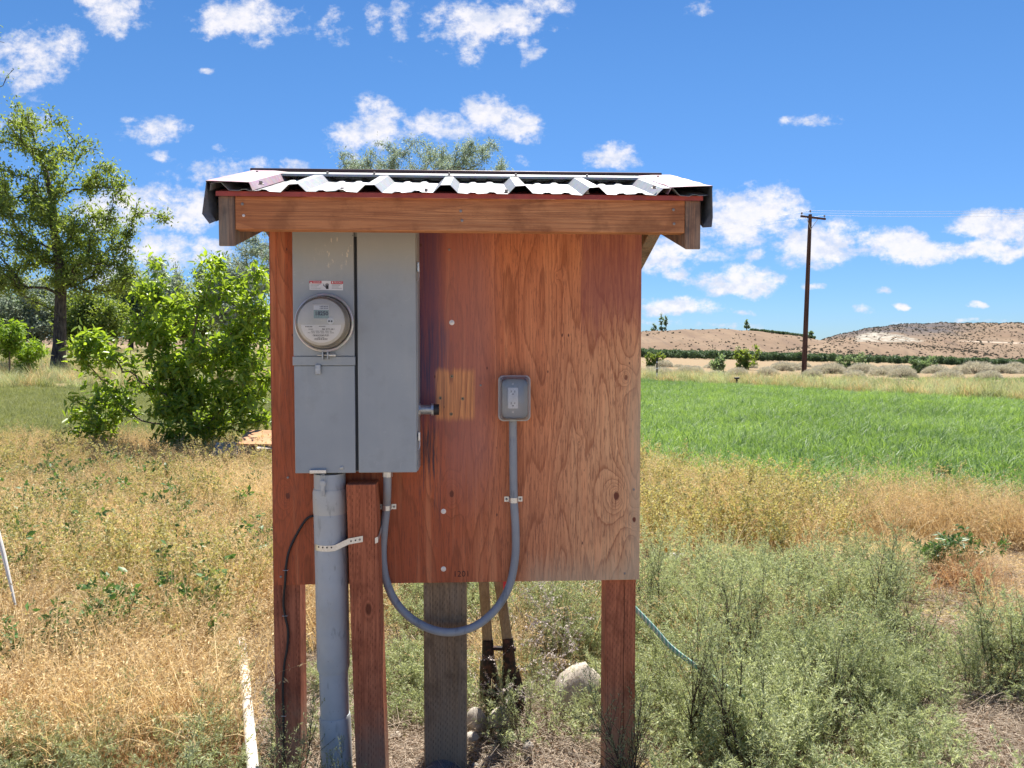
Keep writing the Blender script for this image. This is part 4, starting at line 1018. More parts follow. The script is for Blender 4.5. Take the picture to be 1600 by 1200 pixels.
M_kstem = mat('weed stem', m_leaf((.07, .045, .035), (.18, .12, .08), .0, None, .8, .1))
M_field = mat('lush field grass', m_leaf((.04, .11, .03), (.29, .42, .15), .42, (1.4, 1.35, .6), .5, .35))
M_lawng = mat('dull lawn grass', m_leaf((.15, .18, .07), (.33, .34, .15), .35, (1.2, 1.2, .7), .6, .25))
M_weedleaf = mat('broad weed leaf', m_leaf((.05, .12, .04), (.13, .24, .07), .3, None, .45, .4))
M_deadpale = mat('bleached twigs', m_leaf((.45, .38, .33), (.70, .62, .57), .15, (1, 1, 1), .8, .1))
M_shrub = mat('glossy yellow green shrub leaf', m_leaf((.06, .13, .02), (.36, .49, .09), .50, (1.6, 1.5, .5), .38, .5, False))
M_tree = mat('locust tree leaf', m_leaf((.07, .13, .035), (.27, .35, .11), .46, (1.5, 1.4, .5), .5, .35, False))
M_olive = mat('silvery olive leaf', m_leaf((.17, .22, .15), (.46, .51, .40), .34, (1.0, 1.1, .95), .55, .3, False))
M_bluegreen = mat('blue green leaf', m_leaf((.15, .21, .11), (.28, .35, .20), .42, (1.2, 1.3, .8), .55, .3, False))
M_lime = mat('lime green leaf', m_leaf((.14, .25, .03), (.28, .42, .06), .42, (1.4, 1.3, .5), .5, .3, False))
M_sage = mat('pale sagebrush', m_leaf((.40, .37, .28), (.62, .58, .47), .30, (1, 1, .9), .8, .1, False))
M_orch = mat('orchard leaf', m_leaf((.06, .115, .06), (.13, .20, .10), .25, None, .5, .3, False))
def m_bark(t, out):
    p = t.obj(); n = t.noise(t.v('MULTIPLY', p, (14, 14, 3)), 1, 5, .65)
    c = t.mix(t.ss(n, .35, .65), (.045, .038, .034), (.15, .125, .10)); pbsdf(t, out, c, .9, 0, t.bump(n, .8, .03), .1)
M_bark = mat('dark furrowed bark', m_bark)
M_twig = simple('grey brown twig', (.16, .12, .085), .85)

# --- space-filling tree growth
def grow(trunk, attractors, r_tip, expo=2.3, rr=None, wig=.12):
    rr = rr or np.random.default_rng(5)
    pos = [np.array(p, float) for p in trunk]; par = [-1] + list(range(len(trunk) - 1)); plen = [0.0]
    for i in range(1, len(pos)): plen.append(plen[-1] + np.linalg.norm(pos[i] - pos[i - 1]))
    ax = pos[len(pos) // 2:]
    A = sorted(list(attractors), key=lambda a: min(np.linalg.norm(a - q) for q in ax))
    N0 = max(1, int(len(trunk) * .35))
    for a in A:
        PA = np.array(pos[N0:]); d = np.linalg.norm(PA - a, axis=1)
        cost = d + .12 * np.array(plen[N0:]) + 1.2 * np.maximum(0, PA[:, 2] - a[2] + .1 * d)
        k = int(np.argmin(cost)) + N0; p0 = pos[k]; L_ = np.linalg.norm(a - p0)
        m = max(2, min(5, int(L_ / max(.02, np.median(d) * .1)) + 1)); prev = k
        for j in range(1, m + 1):
            s = j / m; q = p0 + (a - p0) * s; q = q + np.array([0, 0, 1]) * L_ * .12 * math.sin(s * math.pi) * (1 if a[2] < p0[2] + L_ * .5 else -1)
            if j < m: q = q + rr.normal(size=3) * L_ * wig / m
            pos.append(q); par.append(prev); plen.append(plen[prev] + L_ / m); prev = len(pos) - 1
    n = len(pos); kids = np.zeros(n); acc = np.zeros(n); has = np.zeros(n, bool)
    for i in range(n - 1, 0, -1):
        if not has[i]: acc[i] = r_tip ** expo
        acc[par[i]] += acc[i]; has[par[i]] = True
    rad_ = acc ** (1 / expo)
    return np.array(pos), np.array(par), rad_
def lobes(spec, n, rr, shell=.45):
    """spec: (cx,cy,cz,rx,ry,rz,weight)"""
    S = np.array(spec, float); w_ = S[:, 6] / S[:, 6].sum(); k = rr.choice(len(S), n, p=w_)
    d = rdir(n, rr); r_ = (shell + (1 - shell) * rr.random(n) ** .6)[:, None]
    return S[k, :3] + d * r_ * S[k, 3:6]
def tree(name, label, cat, base, trunk, spec, n_att, n_leaf, leaf, m_leaf_, m_wood, r_tip, trunk_r, rr, spread=.35, group=None, six=False, lump=1.0, hang=.2, wood='trunk', crown='crown', twig_r=None):
    att = lobes(spec, n_att, rr)
    pos, par, rd = grow(trunk, att, r_tip, rr=rr)
    rd = np.minimum(rd, trunk_r)
    for i in range(len(trunk)): rd[i] = max(rd[i], trunk_r * (1 - .75 * i / len(trunk)))
    rd[0] = trunk_r * 1.25
    e = np.arange(1, len(pos)); V, Fq = cones(pos[par[e]], pos[e], np.minimum(rd[par[e]], rd[e] * 1.35), rd[e], 6)
    t = thing(name, label, cat, base, None, group); b = np.array(base)
    wo_ = link_mesh(wood, mesh_np(wood, V - b, [Fq], [m_wood], smooth=True), t)
    thin = e[rd[e] < r_tip * 2.6]
    k = rr.choice(thin, n_leaf); f = rr.random(n_leaf)[:, None]
    c = pos[par[k]] * (1 - f) + pos[k] * f
    c = c + rr.normal(size=(n_leaf, 3)) * spread * (.4 + .8 * rr.random((n_leaf, 1)) ** 2)
    d = unit(rdir(n_leaf, rr) + np.array([0, 0, -hang])); nn = unit(rdir(n_leaf, rr) * .8 + np.array([0, 0, 1.0]))
    ln = leaf[0] * (.6 + .8 * rr.random(n_leaf)); wd = ln * leaf[1]
    V2, F2 = leaves(c, d, nn, ln, wd, .2, six)
    per = 6 if six else 4
    tint = np.repeat(np.clip(rr.random(n_leaf) * .8 + .25 * np.sin(c[:, 0] * 3 / lump) * np.sin(c[:, 2] * 3 / lump) + .1, 0, 1), per)
    link_mesh(crown, mesh_np(crown, V2 - b, [F2], [m_leaf_], attrs=dict(tint=tint)), t)
    return t
def gpt(px, Y):
    x = (px - 800) / F * Y; return np.array([x, Y, float(ground_z(x, Y))])
def scl(Y): return Y / F

# ---- big tree at the left
def lobe_px(px, py, hw, hh, Y, dep=1.0, w=None):
    c = P(px, py, Y); s = Y / F
    return (c.x, c.y, c.z, hw * s, hw * s * dep, hh * s, w or hw * hh)
r1 = np.random.default_rng(21)
Yt = 34.0; b = gpt(92, Yt)
trk = [b + np.array([0, 0, -.3]), b + np.array([0, 0, .6])] + [np.array(P(*q)) for q in ((93, 540, Yt), (94, 500, Yt), (95, 460, Yt), (96, 430, Yt), (90, 400, Yt), (85, 360, Yt), (80, 310, Yt), (70, 260, Yt))]
sp_ = [lobe_px(30, 260, 80, 75, Yt), lobe_px(125, 262, 66, 52, Yt), lobe_px(175, 285, 32, 36, Yt), lobe_px(195, 340, 28, 36, Yt), lobe_px(60, 210, 55, 45, Yt), lobe_px(150, 330, 62, 60, Yt), lobe_px(0, 360, 90, 80, Yt), lobe_px(80, 360, 100, 60, Yt), lobe_px(165, 390, 45, 40, Yt),
       lobe_px(40, 440, 90, 34, Yt, 1, 5500), lobe_px(160, 435, 60, 28, Yt, 1, 3200), lobe_px(110, 400, 60, 30, Yt, 1, 3500), lobe_px(245, 345, 18, 14, Yt, 1, 350), lobe_px(-60, 300, 60, 90, Yt), lobe_px(215, 400, 25, 20, Yt, 1, 500), lobe_px(20, 180, 30, 20, Yt)]
tree('locust_tree', 'large open crowned tree with a dark trunk at the left edge beyond the lawn', 'tree', tuple(b), trk, sp_, 470, 36000, (.17, .42), M_tree, M_bark, .016, .32, r1, .26, 'trees beyond the lawn', hang=.3)
# bare twigs entering at the top left corner (limb of a nearer tree outside the frame)
r2 = np.random.default_rng(5)
Yt = 20.0; b = gpt(-180, Yt)
trk = [b + np.array([0, 0, -.3]), b + np.array([0, 0, 1.5])] + [np.array(P(*q)) for q in ((-178, 400, Yt), (-175, 250, Yt), (-165, 120, Yt), (-150, 40, Yt))]
sp_ = [lobe_px(-20, 45, 40, 20, Yt, 1, 500), lobe_px(-15, 110, 40, 35, Yt, 1, 1600), lobe_px(-150, 60, 80, 90, Yt, 1, 4000), lobe_px(-160, 240, 90, 80, Yt, 1, 4000)]
tree('bare_tree', 'nearly bare tree whose thin twigs reach in at the top left corner', 'tree', tuple(b), trk, sp_, 170, 1500, (.08, .4), M_bluegreen, M_bark, .006, .2, r2, .1, 'trees beyond the lawn')
# olive tree behind the shelter
r3 = np.random.default_rng(8)
Yt = 26.0; b = gpt(615, Yt)
trk = [b + np.array([0, 0, -.3]), b + np.array([0, 0, .7])] + [np.array(P(*q)) for q in ((612, 500, Yt), (618, 430, Yt), (625, 370, Yt), (640, 310, Yt), (655, 270, Yt))]
sp_ = [lobe_px(470, 400, 100, 60, Yt), lobe_px(600, 300, 90, 60, Yt), lobe_px(700, 290, 85, 55, Yt), lobe_px(640, 256, 80, 38, Yt, 1, 6000), lobe_px(750, 258, 52, 40, Yt, 1, 5000), lobe_px(570, 260, 46, 28, Yt, 1, 3500), lobe_px(395, 410, 32, 45, Yt, 1, 5000), lobe_px(760, 330, 80, 60, Yt), lobe_px(405, 420, 30, 50, Yt, 1, 2500), lobe_px(560, 400, 110, 60, Yt)]
tree('olive_tree', 'silvery green tree rising behind the metal roof of the shelter', 'tree', tuple(b), trk, sp_, 460, 60000, (.085, .32), M_olive, M_twig, .008, .2, r3, .14, 'trees beyond the lawn')
# rank of trees further back on the left
r4 = np.random.default_rng(31)
back = [  # px centre, top py, half width px, Y, material, label, leaf len
 (60, 425, 70, 60, M_olive, 'pale grey green tree right behind the big tree trunk', .28),
 (110, 450, 45, 84, M_bluegreen, 'far green tree right of the big dark trunk', .32),
 (235, 410, 45, 90, M_tree, 'far green tree seen through the gap of the near shrub', .32),
 (335, 398, 45, 86, M_bluegreen, 'far tree above the near shrub, left of the roof end', .32),
 (-15, 440, 60, 90, M_tree, 'far green tree at the left edge behind the others', .32),
 (20, 425, 75, 62, M_bluegreen, 'dark blue green tree behind the left side of the big tree trunk', .30),
 (150, 440, 60, 58, M_tree, 'mid green tree just right of the big dark trunk', .28),
 (205, 400, 48, 66, M_bluegreen, 'dark bushy tree behind the tip of the near shrub', .30),
 (262, 392, 46, 80, M_olive, 'grey hazy tree above the middle of the near shrub', .30),
 (300, 440, 50, 70, M_tree, 'green tree half hidden behind the near shrub', .30),
 (365, 388, 50, 64, M_olive, 'silvery tree beside the left end of the shelter roof', .28),
 (430, 455, 60, 74, M_bluegreen, 'blue green tree hidden behind the left end of the board', .3),
 (-70, 420, 80, 60, M_tree, 'green tree at the outer left beyond the lawn', .3)]
for (px, py, hw, Yt, ml, lb, ll) in back:
    b = gpt(px, Yt); s = Yt / F; top = P(px, py, Yt).z; base_py = CY - (b[2] - EYE) / s - 48
    H = top - b[2]; 
    trk = [b + np.array([0, 0, -.3]), b + np.array([.05, 0, H * .2]), b + np.array([.1, 0, H * .45]), b + np.array([0, .1, H * .7])]
    sp_ = [(b[0] + q * hw * s * .55, b[1] + r4.normal() * .6, b[2] + H * z_, hw * s * w_, hw * s * w_, H * h_, 1) for (q, z_, w_, h_) in ((0, .72, .7, .27), (-.9, .55, .55, .22), (.9, .55, .55, .22), (.3, .4, .8, .24), (-.4, .38, .7, .22), (0, .5, .9, .25))]
    tree('background_tree', lb, 'tree', tuple(b), trk, sp_, 150, 15000, (ll * .9, .5), ml, M_bark, .02, .22, r4, .42, 'trees beyond the lawn')

# ---- leafy shrub left of the board
r5 = np.random.default_rng(44)
Ys = 9.4; b = gpt(305, Ys)
trk = [b + np.array([0, 0, -.1]), b + np.array([0, 0, .1]), b + np.array([0, 0, .25])] + [np.array(P(*q)) for q in ((298, 650, Ys), (290, 600, Ys), (300, 540, Ys), (310, 480, Ys))]
sp_ = [lobe_px(340, 440, 40, 40, Ys, 1), lobe_px(395, 470, 42, 55, Ys, 1), lobe_px(225, 440, 34, 38, Ys, 1), lobe_px(250, 500, 40, 40, Ys, 1), lobe_px(330, 540, 80, 60, Ys, .9, 3200), lobe_px(380, 580, 55, 70, Ys, .9), lobe_px(280, 590, 50, 40, Ys, .9), lobe_px(205, 590, 45, 30, Ys, 1, 1300), lobe_px(235, 530, 26, 50, Ys, 1, 1100), lobe_px(190, 565, 40, 22, Ys, 1, 900),
       lobe_px(310, 650, 75, 50, Ys, .9, 6500), lobe_px(155, 550, 40, 26, Ys, 1, 1400), lobe_px(130, 535, 22, 14, Ys, 1, 500), lobe_px(150, 645, 48, 38, Ys, 1, 2400), lobe_px(355, 410, 15, 18, Ys, 1, 350), lobe_px(225, 405, 15, 15, Ys, 1, 250), lobe_px(400, 640, 30, 40, Ys, 1, 1500), lobe_px(190, 620, 30, 20, Ys, 1, 500)]
tree('leafy_shrub', 'tall bright green leafy shrub growing left of the plywood board', 'shrub', tuple(b), trk, sp_, 330, 10500, (.094, .44), M_shrub, M_twig, .0035, .035, r5, .085, six=True, wood='stems', crown='foliage', lump=.5, hang=.1)
# small bright saplings far left
r6 = np.random.default_rng(4)
for (px, py, hw, hh, Yt, lb) in ((15, 520, 20, 28, 27, 'lime green sapling at the left edge of the lawn'), (45, 545, 26, 16, 28, 'spreading lime sapling left of the big dark trunk')):
    b = gpt(px, Yt); trk = [b + np.array([0, 0, -.1]), b + np.array([0, 0, .3]), np.array(P(px, py + 20, Yt)), np.array(P(px, py, Yt))]
    tree('sapling', lb, 'sapling', tuple(b), trk, [lobe_px(px, py, hw, hh, Yt), lobe_px(px - 6, py + 25, hw * .6, 20, Yt)], 60, 2400, (.14, .4), M_lime, M_twig, .006, .04, r6, .12, 'lime saplings by the lawn', lump=.6)

# ---- upright green shrubs in the sage land at the right
for (px, py0, py1, hw, Yt, lb) in ((1165, 538, 566, 22, 60, 'tallest upright green shrub in the sage flat, left of the utility pole'), (1122, 556, 572, 10, 58, 'small green shrub left of the tallest upright shrub'), (1022, 550, 562, 14, 70, 'low green shrub beside the right edge of the board'), (1440, 556, 570, 22, 62, 'green shrub among sagebrush right of the utility pole'), (1330, 553, 565, 26, 75, 'low green shrub near the orchard right of the pole')):
    b = gpt(px, Yt); s = Yt / F
    trk = [b + np.array([0, 0, -.1]), b + np.array([0, 0, .25])]
    sp_ = [(b[0] + q * hw * s, b[1], b[2] + (P(px, py0, Yt).z - b[2]) * (.5 + dz_), hw * s * .34, .5, (P(px, py0, Yt).z - b[2]) * .5, 1) for q, dz_ in ((-.6, 0), (0, -.06), (.7, .06), (.1, -.2), (-.3, -.25))]
    tree('green_shrub', lb, 'shrub', tuple(b), trk, sp_, 60, 2200, (.20, .4), M_tree if hw > 12 and px < 1200 else M_bluegreen, M_twig, .01, .03, r6, .1, 'green shrubs in the sage flat', wood='stems', crown='foliage', hang=-.6)
# ---- trees on the hill crest
for (px, py, hw, H, lb) in ((1022, 514, 5, 12, 'small dark tree at the left end of the hilltop clump'), (1033, 509, 5, 20, 'tallest dark tree in the hilltop clump'), (1040, 510, 4, 18, 'dark tree at the right end of the hilltop clump'), (1166, 510, 5, 14, 'lone round tree on the hill crest left of the pole'), (1266, 521, 4, 9, 'small tree on the crest just right of the pole')):
    Yt = 880.0; x = (px - 800) / F * Yt; zc = P(px, py + 7, Yt).z; b = np.array([x, Yt, zc - 3])
    s = Yt / F
    sp_ = [(x, Yt, b[2] + 3 + H * .4, hw * s, hw * s, H * .45, 1), (x, Yt, b[2] + 3 + H * .7, hw * s * .6, hw * s * .6, H * .3, .6)]
    tree('distant_tree', lb, 'tree', tuple(b), [b, b + np.array([0, 0, 2.]), b + np.array([0, 0, H * .5])], sp_, 25, 500, (1.5, .7), M_bluegreen, M_bark, .15, .5, r6, .6, 'trees on the hill crest')

# ------------------------------------------------------------------ scatter: prototypes live in a library collection, each field is ONE stuff object
def lib(name, meshes):
    col = bpy.data.collections.new(name)
    for i, me in enumerate(meshes):
        o = bpy.data.objects.new('%s_%02d' % (name, i), me); col.objects.link(o)
    return col
def scatter(name, col, pts, rotz, tilt, scale, idx, tint, label, cat):
    me = mesh_np(name, pts, [])
    n = len(pts)
    for k, a in (('sc', scale), ('itint', tint)):
        at = me.attributes.new(k, 'FLOAT', 'POINT'); at.data.foreach_set('value', np.asarray(a, np.float32))
    at = me.attributes.new('rot', 'FLOAT_VECTOR', 'POINT'); at.data.foreach_set('vector', np.stack([tilt[0], tilt[1], rotz], 1).astype(np.float32).ravel())
    at = me.attributes.new('vi', 'INT', 'POINT'); at.data.foreach_set('value', np.asarray(idx, np.int32))
    o = link_mesh(name, me); tag(o, label, cat, kind='stuff')
    ng = bpy.data.node_groups.new(name, 'GeometryNodeTree')
    ng.interface.new_socket('Geometry', in_out='INPUT', socket_type='NodeSocketGeometry'); ng.interface.new_socket('Geometry', in_out='OUTPUT', socket_type='NodeSocketGeometry')
    gi = ng.nodes.new('NodeGroupInput'); go = ng.nodes.new('NodeGroupOutput')
    ci = ng.nodes.new('GeometryNodeCollectionInfo'); ci.inputs['Collection'].default_value = col; ci.inputs['Separate Children'].default_value = True; ci.inputs['Reset Children'].default_value = True
    iop = ng.nodes.new('GeometryNodeInstanceOnPoints'); iop.inputs['Pick Instance'].default_value = True
    def na(nm, ty):
        a = ng.nodes.new('GeometryNodeInputNamedAttribute'); a.data_type = ty; a.inputs['Name'].default_value = nm; return a.outputs['Attribute']
    lk = ng.links.new
    lk(gi.outputs[0], iop.inputs['Points']); lk(ci.outputs[0], iop.inputs['Instance']); lk(na('vi', 'INT'), iop.inputs['Instance Index'])
    e2r = ng.nodes.new('FunctionNodeEulerToRotation'); lk(na('rot', 'FLOAT_VECTOR'), e2r.inputs[0]); lk(e2r.outputs[0], iop.inputs['Rotation'])
    lk(na('sc', 'FLOAT'), iop.inputs['Scale']); lk(iop.outputs[0], go.inputs[0])
    md = o.modifiers.new('scatter', 'NODES'); md.node_group = ng
    return o
def spread_pts(n, y0, y1, px0, px1, power=1.0, rr=rg):
    """uniform over ground area in a wedge when power = 1"""
    u_ = rr.random(n); Yv = (y0 ** (2 * power) + u_ * (y1 ** (2 * power) - y0 ** (2 * power))) ** (1 / (2 * power))
    px = px0 + rr.random(n) * (px1 - px0); x = (px - 800) / F * Yv
    return x, Yv, px
def put(name, col, nv, x, y, keep, smin, smax, label, cat, tilt=.12, tint=None, rr=rg, lift=0.0):
    x, y = x[keep], y[keep]; n = len(x); z = ground_z(x, y) - .01 + lift
    ti = rr.random(n) if tint is None else np.clip(tint[keep] + rr.normal(size=n) * .15, 0, 1)
    return scatter(name, col, np.stack([x, y, z], 1), rr.random(n) * 6.283, (rr.normal(size=n) * tilt, rr.normal(size=n) * tilt), smin + (smax - smin) * rr.random(n), rr.integers(0, nv, n), ti, label, cat)

def proto_straw(seed, nb=56, h=.38, spr=.09, wd=.0034, mats=(0, 0), heads=True):
    rr = np.random.default_rng(seed); A = Acc()
    base = np.concatenate([rr.normal(size=(nb, 2)) * spr * .5, np.zeros((nb, 1))], 1); az = rr.random(nb) * 6.283
    hh = h * (.45 + .75 * rr.random(nb)); V, Fq, Pm = ribbons(base, az, hh, rr.random(nb) * .5, rr.random(nb) * .9, wd * (.7 + .6 * rr.random(nb)), 4)
    A.add(V, Fq, 0, np.repeat(rr.random(nb), 10))
    if heads:
        k = 7; tips = np.repeat(Pm[:, -1], k, 0); n = len(tips)
        back = np.repeat(Pm[:, -2], k, 0); f = rr.random((n, 1)); c = tips * f + back * (1 - f) + rr.normal(size=(n, 3)) * .006
        d = unit(rdir(n, rr) + np.array([0, 0, -.6])); V2, F2 = leaves(c, d, rdir(n, rr), .010 + .012 * rr.random(n), .0040, .12)
        A.add(V2, F2, 0, np.repeat(.35 + .65 * rr.random(n), 4))
    return A
def proto_weed(seed, h=.42, nst=9, sub=9, fl=26, leaf=(.011, .42), spr=.12, mstem=1, mleaf=0, up=.9, droop=0.0, sr=.0016, fl_spread=.010):
    """branched wiry weed with many small leaves / pods"""
    rr = np.random.default_rng(seed); A = Acc(); EA, EB, RA, RB = [], [], [], []; LC, LD = [], []
    for i in range(nst):
        az = rr.random() * 6.283; ln = h * (.6 + .5 * rr.random()); d0 = np.array([math.cos(az), math.sin(az), 0]) * spr * 2.2 * rr.random()
        p = np.array([math.cos(az), math.sin(az), 0]) * spr * .15 * rr.random(); prev = p
        dv = unit(np.array([d0[0], d0[1], h])); K = 7
        for j in range(1, K + 1):
            dv = unit(dv + rr.normal(size=3) * .10 + np.array([0, 0, -droop * j / K])); q = prev + dv * ln / K
            r0 = sr * (1.25 - j / K); EA.append(prev); EB.append(q); RA.append(r0 * 1.15); RB.append(r0)
            if j >= 2:
                for _ in range(max(1, int(sub / K + rr.random()))):
                    bd = unit(rdir(1, rr)[0] * .8 + dv * up); bl = ln * (.16 + .26 * rr.random()) * (1.15 - .6 * j / K); e = q + bd * bl + np.array([0, 0, bl * .15])
                    EA.append(q); EB.append(e); RA.append(r0 * .55); RB.append(r0 * .3)
                    m = fl; f = rr.random((m, 1)) ** .8; LC.append(q + (e - q) * f + rr.normal(size=(m, 3)) * fl_spread * .3); LD.append(unit(rdir(m, rr) + bd * .9))
            prev = q
        m = fl; f = rr.random((m, 1)); LC.append(prev - dv * ln * .25 * f); LD.append(unit(rdir(m, rr) + dv))
    V, Fq = cones(np.array(EA), np.array(EB), np.array(RA), np.array(RB), 3); A.add(V, Fq, mstem, .5)
    c = np.concatenate(LC); d = np.concatenate(LD); n = len(c); l_ = leaf[0] * (.6 + .8 * rr.random(n))
    V2, F2 = leaves(c, d, rdir(n, rr), l_, l_ * leaf[1], .15); A.add(V2, F2, mleaf, np.repeat(rr.random(n), 4))
    return A
straw = lib('straw_tuft', [proto_straw(100 + i).mesh('straw', [M_straw]) for i in range(6)])
russet = lib('russet_tuft', [proto_straw(120 + i, 90, .24, .13, .0028, heads=False).mesh('russet', [M_russet]) for i in range(5)])
must = lib('yellow_weed', [proto_weed(140 + i, .46, 6, 8, 13, (.021, .42)).mesh('yellow', [M_mustard, M_straw]) for i in range(6)])
koch = lib('feather_weed', [proto_weed(160 + i, .50, 7, 13, 20, (.020, .22), .15, up=1.0, sr=.0018, fl_spread=.006).mesh('feather', [M_kochia, M_kstem]) for i in range(6)])
kochs = lib('low_feather_weed', [proto_weed(180 + i, .22, 8, 9, 16, (.016, .22), .16, up=.5, sr=.0013).mesh('feather', [M_kochia, M_kstem]) for i in range(4)])
broad = lib('broad_weed', [proto_weed(200 + i, .34, 4, 7, 4, (.034, .5), .1, up=.4, sr=.0016, fl_spread=.02).mesh('broad', [M_weedleaf, M_kstem]) for i in range(4)])
def proto_green(seed, nb, h, spr, wd, m):
    rr = np.random.default_rng(seed); A = Acc()
    base = np.concatenate([(rr.random((nb, 2)) - .5) * spr * 2, np.zeros((nb, 1))], 1); az = rr.random(nb) * 6.283
    V, Fq, _ = ribbons(base, az, h * (.4 + .8 * rr.random(nb)), rr.random(nb) * .6, rr.random(nb) * .9, wd * (.7 + .6 * rr.random(nb)), 3)
    A.add(V, Fq, 0, np.repeat(rr.random(nb), 8)); return A.mesh('green', [m])
fieldc = lib('field_tuft', [proto_green(220 + i, 70, .19, .17, .012, M_field) for i in range(5)])
lawnc = lib('lawn_tuft', [proto_green(240 + i, 90, .10, .17, .006, M_lawng) for i in range(4)])
def proto_litter(seed):
    rr = np.random.default_rng(seed); n = 46; A = Acc(); c = np.concatenate([rr.normal(size=(n, 2)) * .10, rr.random((n, 1)) * .03 + .008], 1)
    d = rdir(n, rr); d[:, 2] *= .25; d = unit(d); l_ = .03 + .09 * rr.random(n)
    V, Fq = cones(c, c + d * l_[:, None], np.full(n, .0014), np.full(n, .0008), 3); A.add(V, Fq, 0, np.repeat(rr.random(n), 6))
    n = 50; c = np.concatenate([rr.normal(size=(n, 2)) * .11, rr.random((n, 1)) * .02 + .006], 1); d = rdir(n, rr); d[:, 2] *= .4
    V, Fq = leaves(c, unit(d), rdir(n, rr), .012 + .02 * rr.random(n), .006, .2); A.add(V, Fq, 1, np.repeat(rr.random(n), 4)); return A.mesh('litter', [M_russet, M_straw])
litter_meshes = [proto_litter(260 + i) for i in range(5)]
M_litter = mat('dry litter', m_leaf((.32, .25, .18), (.66, .56, .45), .2, (1, 1, .9), .8, .1))
M_litter2 = mat('brown litter', m_leaf((.20, .13, .09), (.42, .30, .21), .2, (1, 1, .9), .8, .1))
for _m in litter_meshes: _m.materials[0] = M_litter; _m.materials[1] = M_litter2
litc = lib('litter', litter_meshes)
def m_stone(t, out):
    p = t.obj(); n = t.noise(p, 11, 6, .65); r_ = t.n('ShaderNodeObjectInfo').outputs['Random']; f_ = t.noise(p, 80, 4, .6)
    c = t.mix(t.ss(n, .35, .65), (.36, .31, .24), (.56, .50, .41)); c = t.mix(t.m('MULTIPLY', r_, .5), c, (.30, .28, .27))
    c = t.mix(t.m('MULTIPLY', t.ss(f_, .6, .7), .4), c, (.18, .16, .14)); pbsdf(t, out, c, .85, 0, t.bump(t.m('ADD', n, t.m('MULTIPLY', f_, .3)), .5, .01), .2)
M_stone = mat('pale field stone', m_stone)
def m_bluestone(t, out):
    p = t.obj(); n = t.noise(p, 25, 6, .65); c = t.mix(t.ss(n, .35, .65), (.07, .07, .075), (.24, .23, .24)); pbsdf(t, out, c, .7, 0, t.bump(n, .6, .01), .3)
M_bluestone = mat('dark blue grey stone', m_bluestone)
def stone_mesh(seed, m, sub=3):
    import bmesh
    rr = random.Random(seed); bm = bmesh.new(); bmesh.ops.create_icosphere(bm, subdivisions=sub, radius=1)
    ph = [rr.random() * 6.28 for _ in range(6)]; ax_ = [Vector((rr.uniform(-1, 1), rr.uniform(-1, 1), rr.uniform(-1, 1))).normalized() for _ in range(7)]
    for v_ in bm.verts:
        c = v_.co.copy(); k = 1 + .10 * math.sin(c.x * 2.2 + ph[0]) + .09 * math.sin(c.y * 3.1 + ph[1]) + .07 * math.sin(c.z * 4 + ph[2]) + .03 * math.sin(c.x * 8 + c.y * 7 + ph[3])
        for a_ in ax_:
            d = c.dot(a_)
            if d > .72: k *= 1 - (d - .72) * .55
        v_.co = c * k
    for f in bm.faces: f.smooth = True
    me = bpy.data.meshes.new('stone'); bm.to_mesh(me); bm.free(); me.materials.append(m); return me
pebc = lib('pebble', [stone_mesh(i + 60, M_stone, 2) for i in range(5)])

rr = np.random.default_rng(77)
def clump(x, y, f=1.0): return .5 + .5 * np.sin(x * 2.3 * f + 1.7 * np.sin(y * 1.9 * f)) * np.sin(y * 2.7 * f + 1.1 * np.sin(x * 1.3 * f + 2))
# keep clear of the structure's own timbers
def clear(x, y):
    pq = 800 + F * x / y
    return ~((np.abs(x + .18) < .62) & (y > 2.2) & (y < 2.72)) & ~((pq > 352) & (pq < 425) & (y < 3.85) & (y > 2.0) & (rr.random(len(x)) < .93))
# straw on the left and the dry band on the right
x, y, px = spread_pts(9000, 2.45, 10.5, -250, 1850, .8, rr); f_, l_, s_ = zones(x, y)
right = px > 985
kz = right & (y < 5.4)
keep = (s_ < .5) & (f_ + .25 * rr.random(len(x)) < .42) & ((px < 985) | (y < 5.2) | (rr.random(len(x)) < .62)) & (rr.random(len(x)) > np.clip(l_ * .9, 0, 1)) & ~(kz & (rr.random(len(x)) < .93)) & clear(x, y) & ~((px > 600) & (px < 985) & (y < 6) & (rr.random(len(x)) < .75))
keep &= (rr.random(len(x)) < .12 + .88 * clump(x, y, 1.3) ** .8)
keep &= ~(right & (y > 9.5) & (px > 1300))
put('dry_grass', straw, 6, x, y, keep, .45, 1.25, 'dry straw coloured grass covering the ground left of the shelter', 'grass', .15, tint=clump(x, y, .6), rr=rr)
x, y, px = spread_pts(3600, 2.35, 9.5, -250, 1850, .8, rr); f_, l_, s_ = zones(x, y)
keep = (s_ < .55) & (f_ < .3) & (l_ < .4) & clear(x, y) & (((px < 470) & ((y < 4.3) | (rr.random(len(x)) < .3))) | ((px > 1450) & (px < 1540) & (y > 4.3) & (y < 5.0)))
put('dead_grass', russet, 5, x, y, keep, .7, 1.2, 'russet flattened dead grass low among the straw', 'grass', .25, rr=rr)
x, y, px = spread_pts(2600, 2.6, 10, -250, 1850, .75, rr); f_, l_, s_ = zones(x, y)
keep = (s_ < .4) & (f_ < .4) & (l_ < .55) & clear(x, y) & (((px < 460) & (y > 3.4) & (rr.random(len(x)) < .1 + .9 * clump(x + 3, y, 1.2))) | ((px > 985) & (px < 1260) & (y > 5.0) & (y < 8.4)) | ((px >= 1260) & (y > 5.2) & (y < 7.5) & (rr.random(len(x)) < .12)))
put('yellow_weeds', must, 6, x, y, keep, .6, 1.0, 'yellowing seedy weeds mixed through the dry grass', 'weeds', .12, rr=rr)
x, y, px = spread_pts(900, 2.35, 5.9, 590, 1850, .8, rr); f_, l_, s_ = zones(x, y)
edge0 = 0
